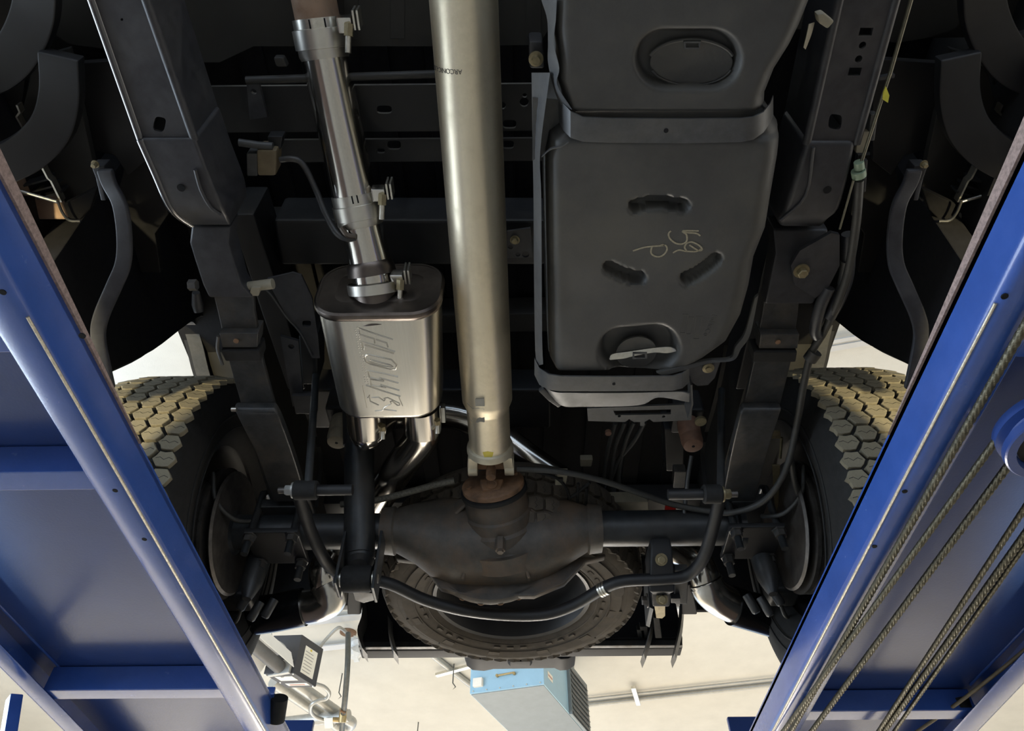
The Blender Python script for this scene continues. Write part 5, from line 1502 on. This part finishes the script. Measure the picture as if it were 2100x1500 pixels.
MB().ring_faces([[sd + fx * 0.001 + fy * a + Z * b_ for a, b_ in ((0.01, 0.02), (0.11, 0.02), (0.11, 0.035), (0.01, 0.035))], [sd - fx * 0.001 + fy * a + Z * b_ for a, b_ in ((0.01, 0.02), (0.11, 0.02), (0.11, 0.035), (0.01, 0.035))]]).build('label_print', 'sticker_red', uh)
for u, v in ((0.1, 0.2), (0.9, 0.2), (0.1, 0.9), (0.9, 0.9)):
    q = n0 + fx * wdt * u + fy * dep * v
    rod('hanger_rod', 'galvanised', q + Z * (hh - 0.01), V((q.x, q.y, CEIL_Z)), 0.012, uh)

# tube heater with burner box
bz = 2.85
th_ = thing('tube_heater', 'radiant tube heater with dark grey burner box and open reflector, beside the gas pipe', 'heater', W(600, 1380, bz))
k0, k1 = W(551, 1399, bz), W(648, 1411, bz)        # near lower edge corners as seen
c_a, c_b, c_c = W(545, 1380, bz), W(603, 1391, bz), W(649, 1411, bz)
q_l, q_f = W(579, 1418, bz), W(649, 1410, bz)
p1 = W(540, 1383, bz)
p2 = W(602, 1381, bz)
bx = (p2 - p1).normalized()
by = (W(648, 1410, bz) - p2)
bl = by.length
by.normalize()
bw, bh = (p2 - p1).length, 0.34
box_ = MB().ring_faces([[p1 + Z * z_, p2 + Z * z_, p2 + by * bl + Z * z_, p1 + by * bl + Z * z_] for z_ in (0, bh)]).build('burner_box', 'burner_grey', th_, 0.006)


def on_side(u0, u1, v0, v1, off, m, name, parent=box_, th=0.003):
    n = by.cross(Z).normalized()
    if n.dot(bx) < 0:
        n = -n
    f = lambda u, v: p2 + by * bl * u + Z * bh * v + n * off
    pts = [f(u0, v0), f(u1, v0), f(u1, v1), f(u0, v1)]
    return MB().ring_faces([pts, [q - n * th for q in pts]]).build(name, m, parent)


def on_base(u0, u1, v0, v1, off, m, name, parent=box_):
    f = lambda u, v: p1 + bx * bw * u + by * bl * v - Z * off
    pts = [f(u0, v0), f(u1, v0), f(u1, v1), f(u0, v1)]
    return MB().ring_faces([pts, [q + Z * 0.003 for q in pts]]).build(name, m, parent)


st = on_side(0.24, 0.78, 0.12, 0.80, 0.003, 'sticker', 'warning_label')
for k in range(7):
    on_side(0.28, 0.62 + 0.02 * (k % 3), 0.18 + 0.08 * k, 0.20 + 0.08 * k, 0.004, 'sticker_ink', 'label_print', box_)
on_side(0.45, 0.53, 0.73, 0.78, 0.0045, 'yellow_paint', 'label_print', box_)
on_base(0.22, 0.80, 0.20, 0.48, 0.003, 'sticker', 'rating_label')
on_base(0.20, 0.92, 0.68, 0.84, 0.003, 'sticker', 'rating_label')
on_base(0.30, 0.80, 0.73, 0.80, 0.004, 'sticker_red', 'label_print')
for u, v in ((0.03, 0.05), (0.95, 0.05), (0.95, 0.93), (0.1, 0.6)):
    q = p1 + bx * bw * u + by * bl * v
    MB().lathe(q, -Z, [(0, 0.008), (0.006, 0.006)], 10).build('box_screw', 'zinc', box_)
# emitter tube and reflector running away from the box towards the left edge
e0 = W(570, 1366, bz + 0.05)
e1 = W(440, 1255, bz + 0.05)
ed = (e1 - e0).normalized()
e1 = e0 + ed * 3.2
en = V((-ed.y, ed.x, 0)).normalized()
MB().tube([e0 - ed * 0.1, e1], 0.055, 24).build('emitter_tube', 'tube_grey', th_, label='dark steel emitter tube')
rp_ = [(-0.16, -0.035), (-0.10, 0.10), (0.10, 0.10), (0.16, -0.035)]
MB().ring_faces([[e0 + en * a + Z * b_ for a, b_ in rp_] + [e0 + en * a * 0.985 + Z * (b_ - 0.004) for a, b_ in reversed(rp_)], [e1 + en * a + Z * b_ for a, b_ in rp_] + [e1 + en * a * 0.985 + Z * (b_ - 0.004) for a, b_ in reversed(rp_)]]).build('reflector', 'white_trim', th_, label='pale bent sheet reflector over the tube')
MB().box(e0 - ed * 0.04, (0.20, 0.03, 0.12), M((en, ed, Z)).transposed()).build('tube_flange', 'galvanised', th_, 0.004)
MB().tube([W(556, 1292, bz + 0.28), W(559, 1308, bz + 0.22), W(580, 1322, bz + 0.18), W(588, 1335, bz + 0.14), W(592, 1360, bz + 0.10)], 0.006, 8, 4).build('hanger_wire', 'galvanised', th_)
# return tubes below, ending in the U-bend near the gas pipe
r0 = W(632, 1420, 3.05)
r1 = W(712, 1476, 3.05)
rd_ = (r1 - r0).normalized()
rn = V((-rd_.y, rd_.x, 0)).normalized()
for off, nm in ((0.0, 'return_tube'), (0.17, 'return_tube')):
    MB().tube([r0 - rd_ * 0.30 + rn * off, r1 + rn * off], 0.05, 20).build(nm, 'galvanised', th_)
MB().tube([r1 + rn * 0.17, r1 + rn * 0.17 + rd_ * 0.08, r1 + rn * 0.085 + rd_ * 0.15, r1 + rd_ * 0.08, r1], 0.05, 20, 5).build('return_bend', 'galvanised', th_)
MB().tube([W(560, 1486, 3.0), W(716, 1468, 3.0)], 0.055, 20).build('flue_tube', 'galvanised', th_)
MB().prism([W(a, b_, 2.93) for a, b_ in ((664, 1474), (682, 1474), (683, 1494), (666, 1495))], (0, 0, 0.003)).build('paper_tag', 'sticker', th_, label='small cream paper tag')
# gas pipe with fittings
gp = thing('gas_pipe', 'slim grey gas pipe hanging across the ceiling with a rusty fitting', 'pipe', W(708, 1400, 3.3))
gpb = [W(714, 1300, 3.5), W(713, 1360, 3.2), W(708, 1430, 3.0), W(703, 1475, 2.95), W(700, 1520, 2.9)]
MB().tube(gpb, 0.026, 18, 4).build('pipe_run', 'gas_pipe_grey', gp)
MB().lathe(W(714, 1297, CEIL_Z), -Z, [(0, 0.08), (0.01, 0.08), (0.02, 0.04)], 24).build('ceiling_flange', 'rusty_iron', gp)
MB().lathe(W(703, 1468, 2.95), V((0, 0.3, -1)), [(-0.06, 0.035), (0.06, 0.035)], 16).build('pipe_tee', 'brass', gp)
MB().tube([W(700, 1478, 2.95), W(682, 1476, 2.95)], 0.02, 12).build('gas_valve', 'brass', gp)
MB().tube([W(698, 1458, 2.94), W(708, 1462, 2.94)], 0.012, 10).build('valve_lever', 'rusty_iron', gp)
fh = MB().tube([W(*q) for q in ((690, 1478, 2.95), (668, 1478, 2.95), (646, 1470, 2.94), (637, 1458, 2.94), (640, 1445, 2.95), (655, 1437, 2.98), (670, 1433, 3.0), (675, 1422, 3.0), (665, 1410, 3.0), (648, 1404, 3.0))], 0.018, 12, 6).build('gas_hose', 'galvanised')
tag(fh, 'grey flexible gas hose looping from the burner box to the gas pipe', 'hose')
cd2 = MB().tube([W(*q) for q in ((645, 1352, 3.15), (655, 1330, 3.3), (672, 1308, 3.42), (692, 1289, 3.5), (702, 1291, 3.52), (712, 1300, 3.55))], 0.016, 12, 6).build('power_conduit', 'galvanised')
tag(cd2, 'pale flexible conduit arching from the burner box up to the ceiling', 'conduit')
# crumpled clear film by the gas pipe flange
cf = MB()
random.seed(3)
base = W(730, 1326, 3.45)
cf.lathe(base - Z * 0.12, Z, [(0, 0.05), (0.05, 0.075), (0.10, 0.05), (0.15, 0.06), (0.2, 0.03)], 12)
for v in cf.b.verts:
    v.co += V([random.uniform(-0.022, 0.022) for _ in range(3)])
tag(cf.build('film_wrap', 'clear_film', smooth_angle=10), 'crumpled clear plastic wrap hanging beside the gas pipe top', 'plastic')
# conduits on the ceiling
def conduit(pts, r, label, z=CEIL_Z - 0.03, clip=None):
    root = MB().tube([W(a, b_, z) for a, b_ in pts], r, 14).build('ceiling_conduit', 'galvanised')
    tag(root, label, 'conduit')
    if clip:
        q = W(*clip, z - 0.03)
        d = (W(*pts[1], z) - W(*pts[0], z)).normalized()
        n = V((-d.y, d.x, 0))
        MB().box(q, (0.05, 0.42, 0.03), M((d, n, Z)).transposed()).build('conduit_clip', 'zinc', root, 0.004)
    return root


conduit([(1150, 1452), (1760, 1386)], 0.024, 'long thin ceiling conduit with a strut clip, right of the blue heater', clip=(1304, 1428))
conduit([(1150, 1440), (1760, 1374)], 0.012, 'thinner ceiling conduit running just beside the clipped one')
c3 = conduit([(840, 1308), (968, 1408)], 0.03, 'short diagonal ceiling pipe leading to the blue heater', clip=(930, 1376))
for px, py, lb in ((931, 1362, 'thin wire hook hanging from the ceiling near the heater pipe'), (702, 1382, 'thin ceiling wire hook left of the gas pipe'), (858, 1482, 'thin ceiling wire hook at the bottom between the heaters')):
    q = W(px, py, CEIL_Z)
    wh = MB().tube([q, q - Z * 0.20, q + V((0.03, 0, -0.24)), q + V((0.0, 0, -0.27)), q + V((-0.03, 0, -0.24))], 0.006, 8).build('wire_hook', 'gas_pipe_grey')
    tag(wh, lb, 'hook')
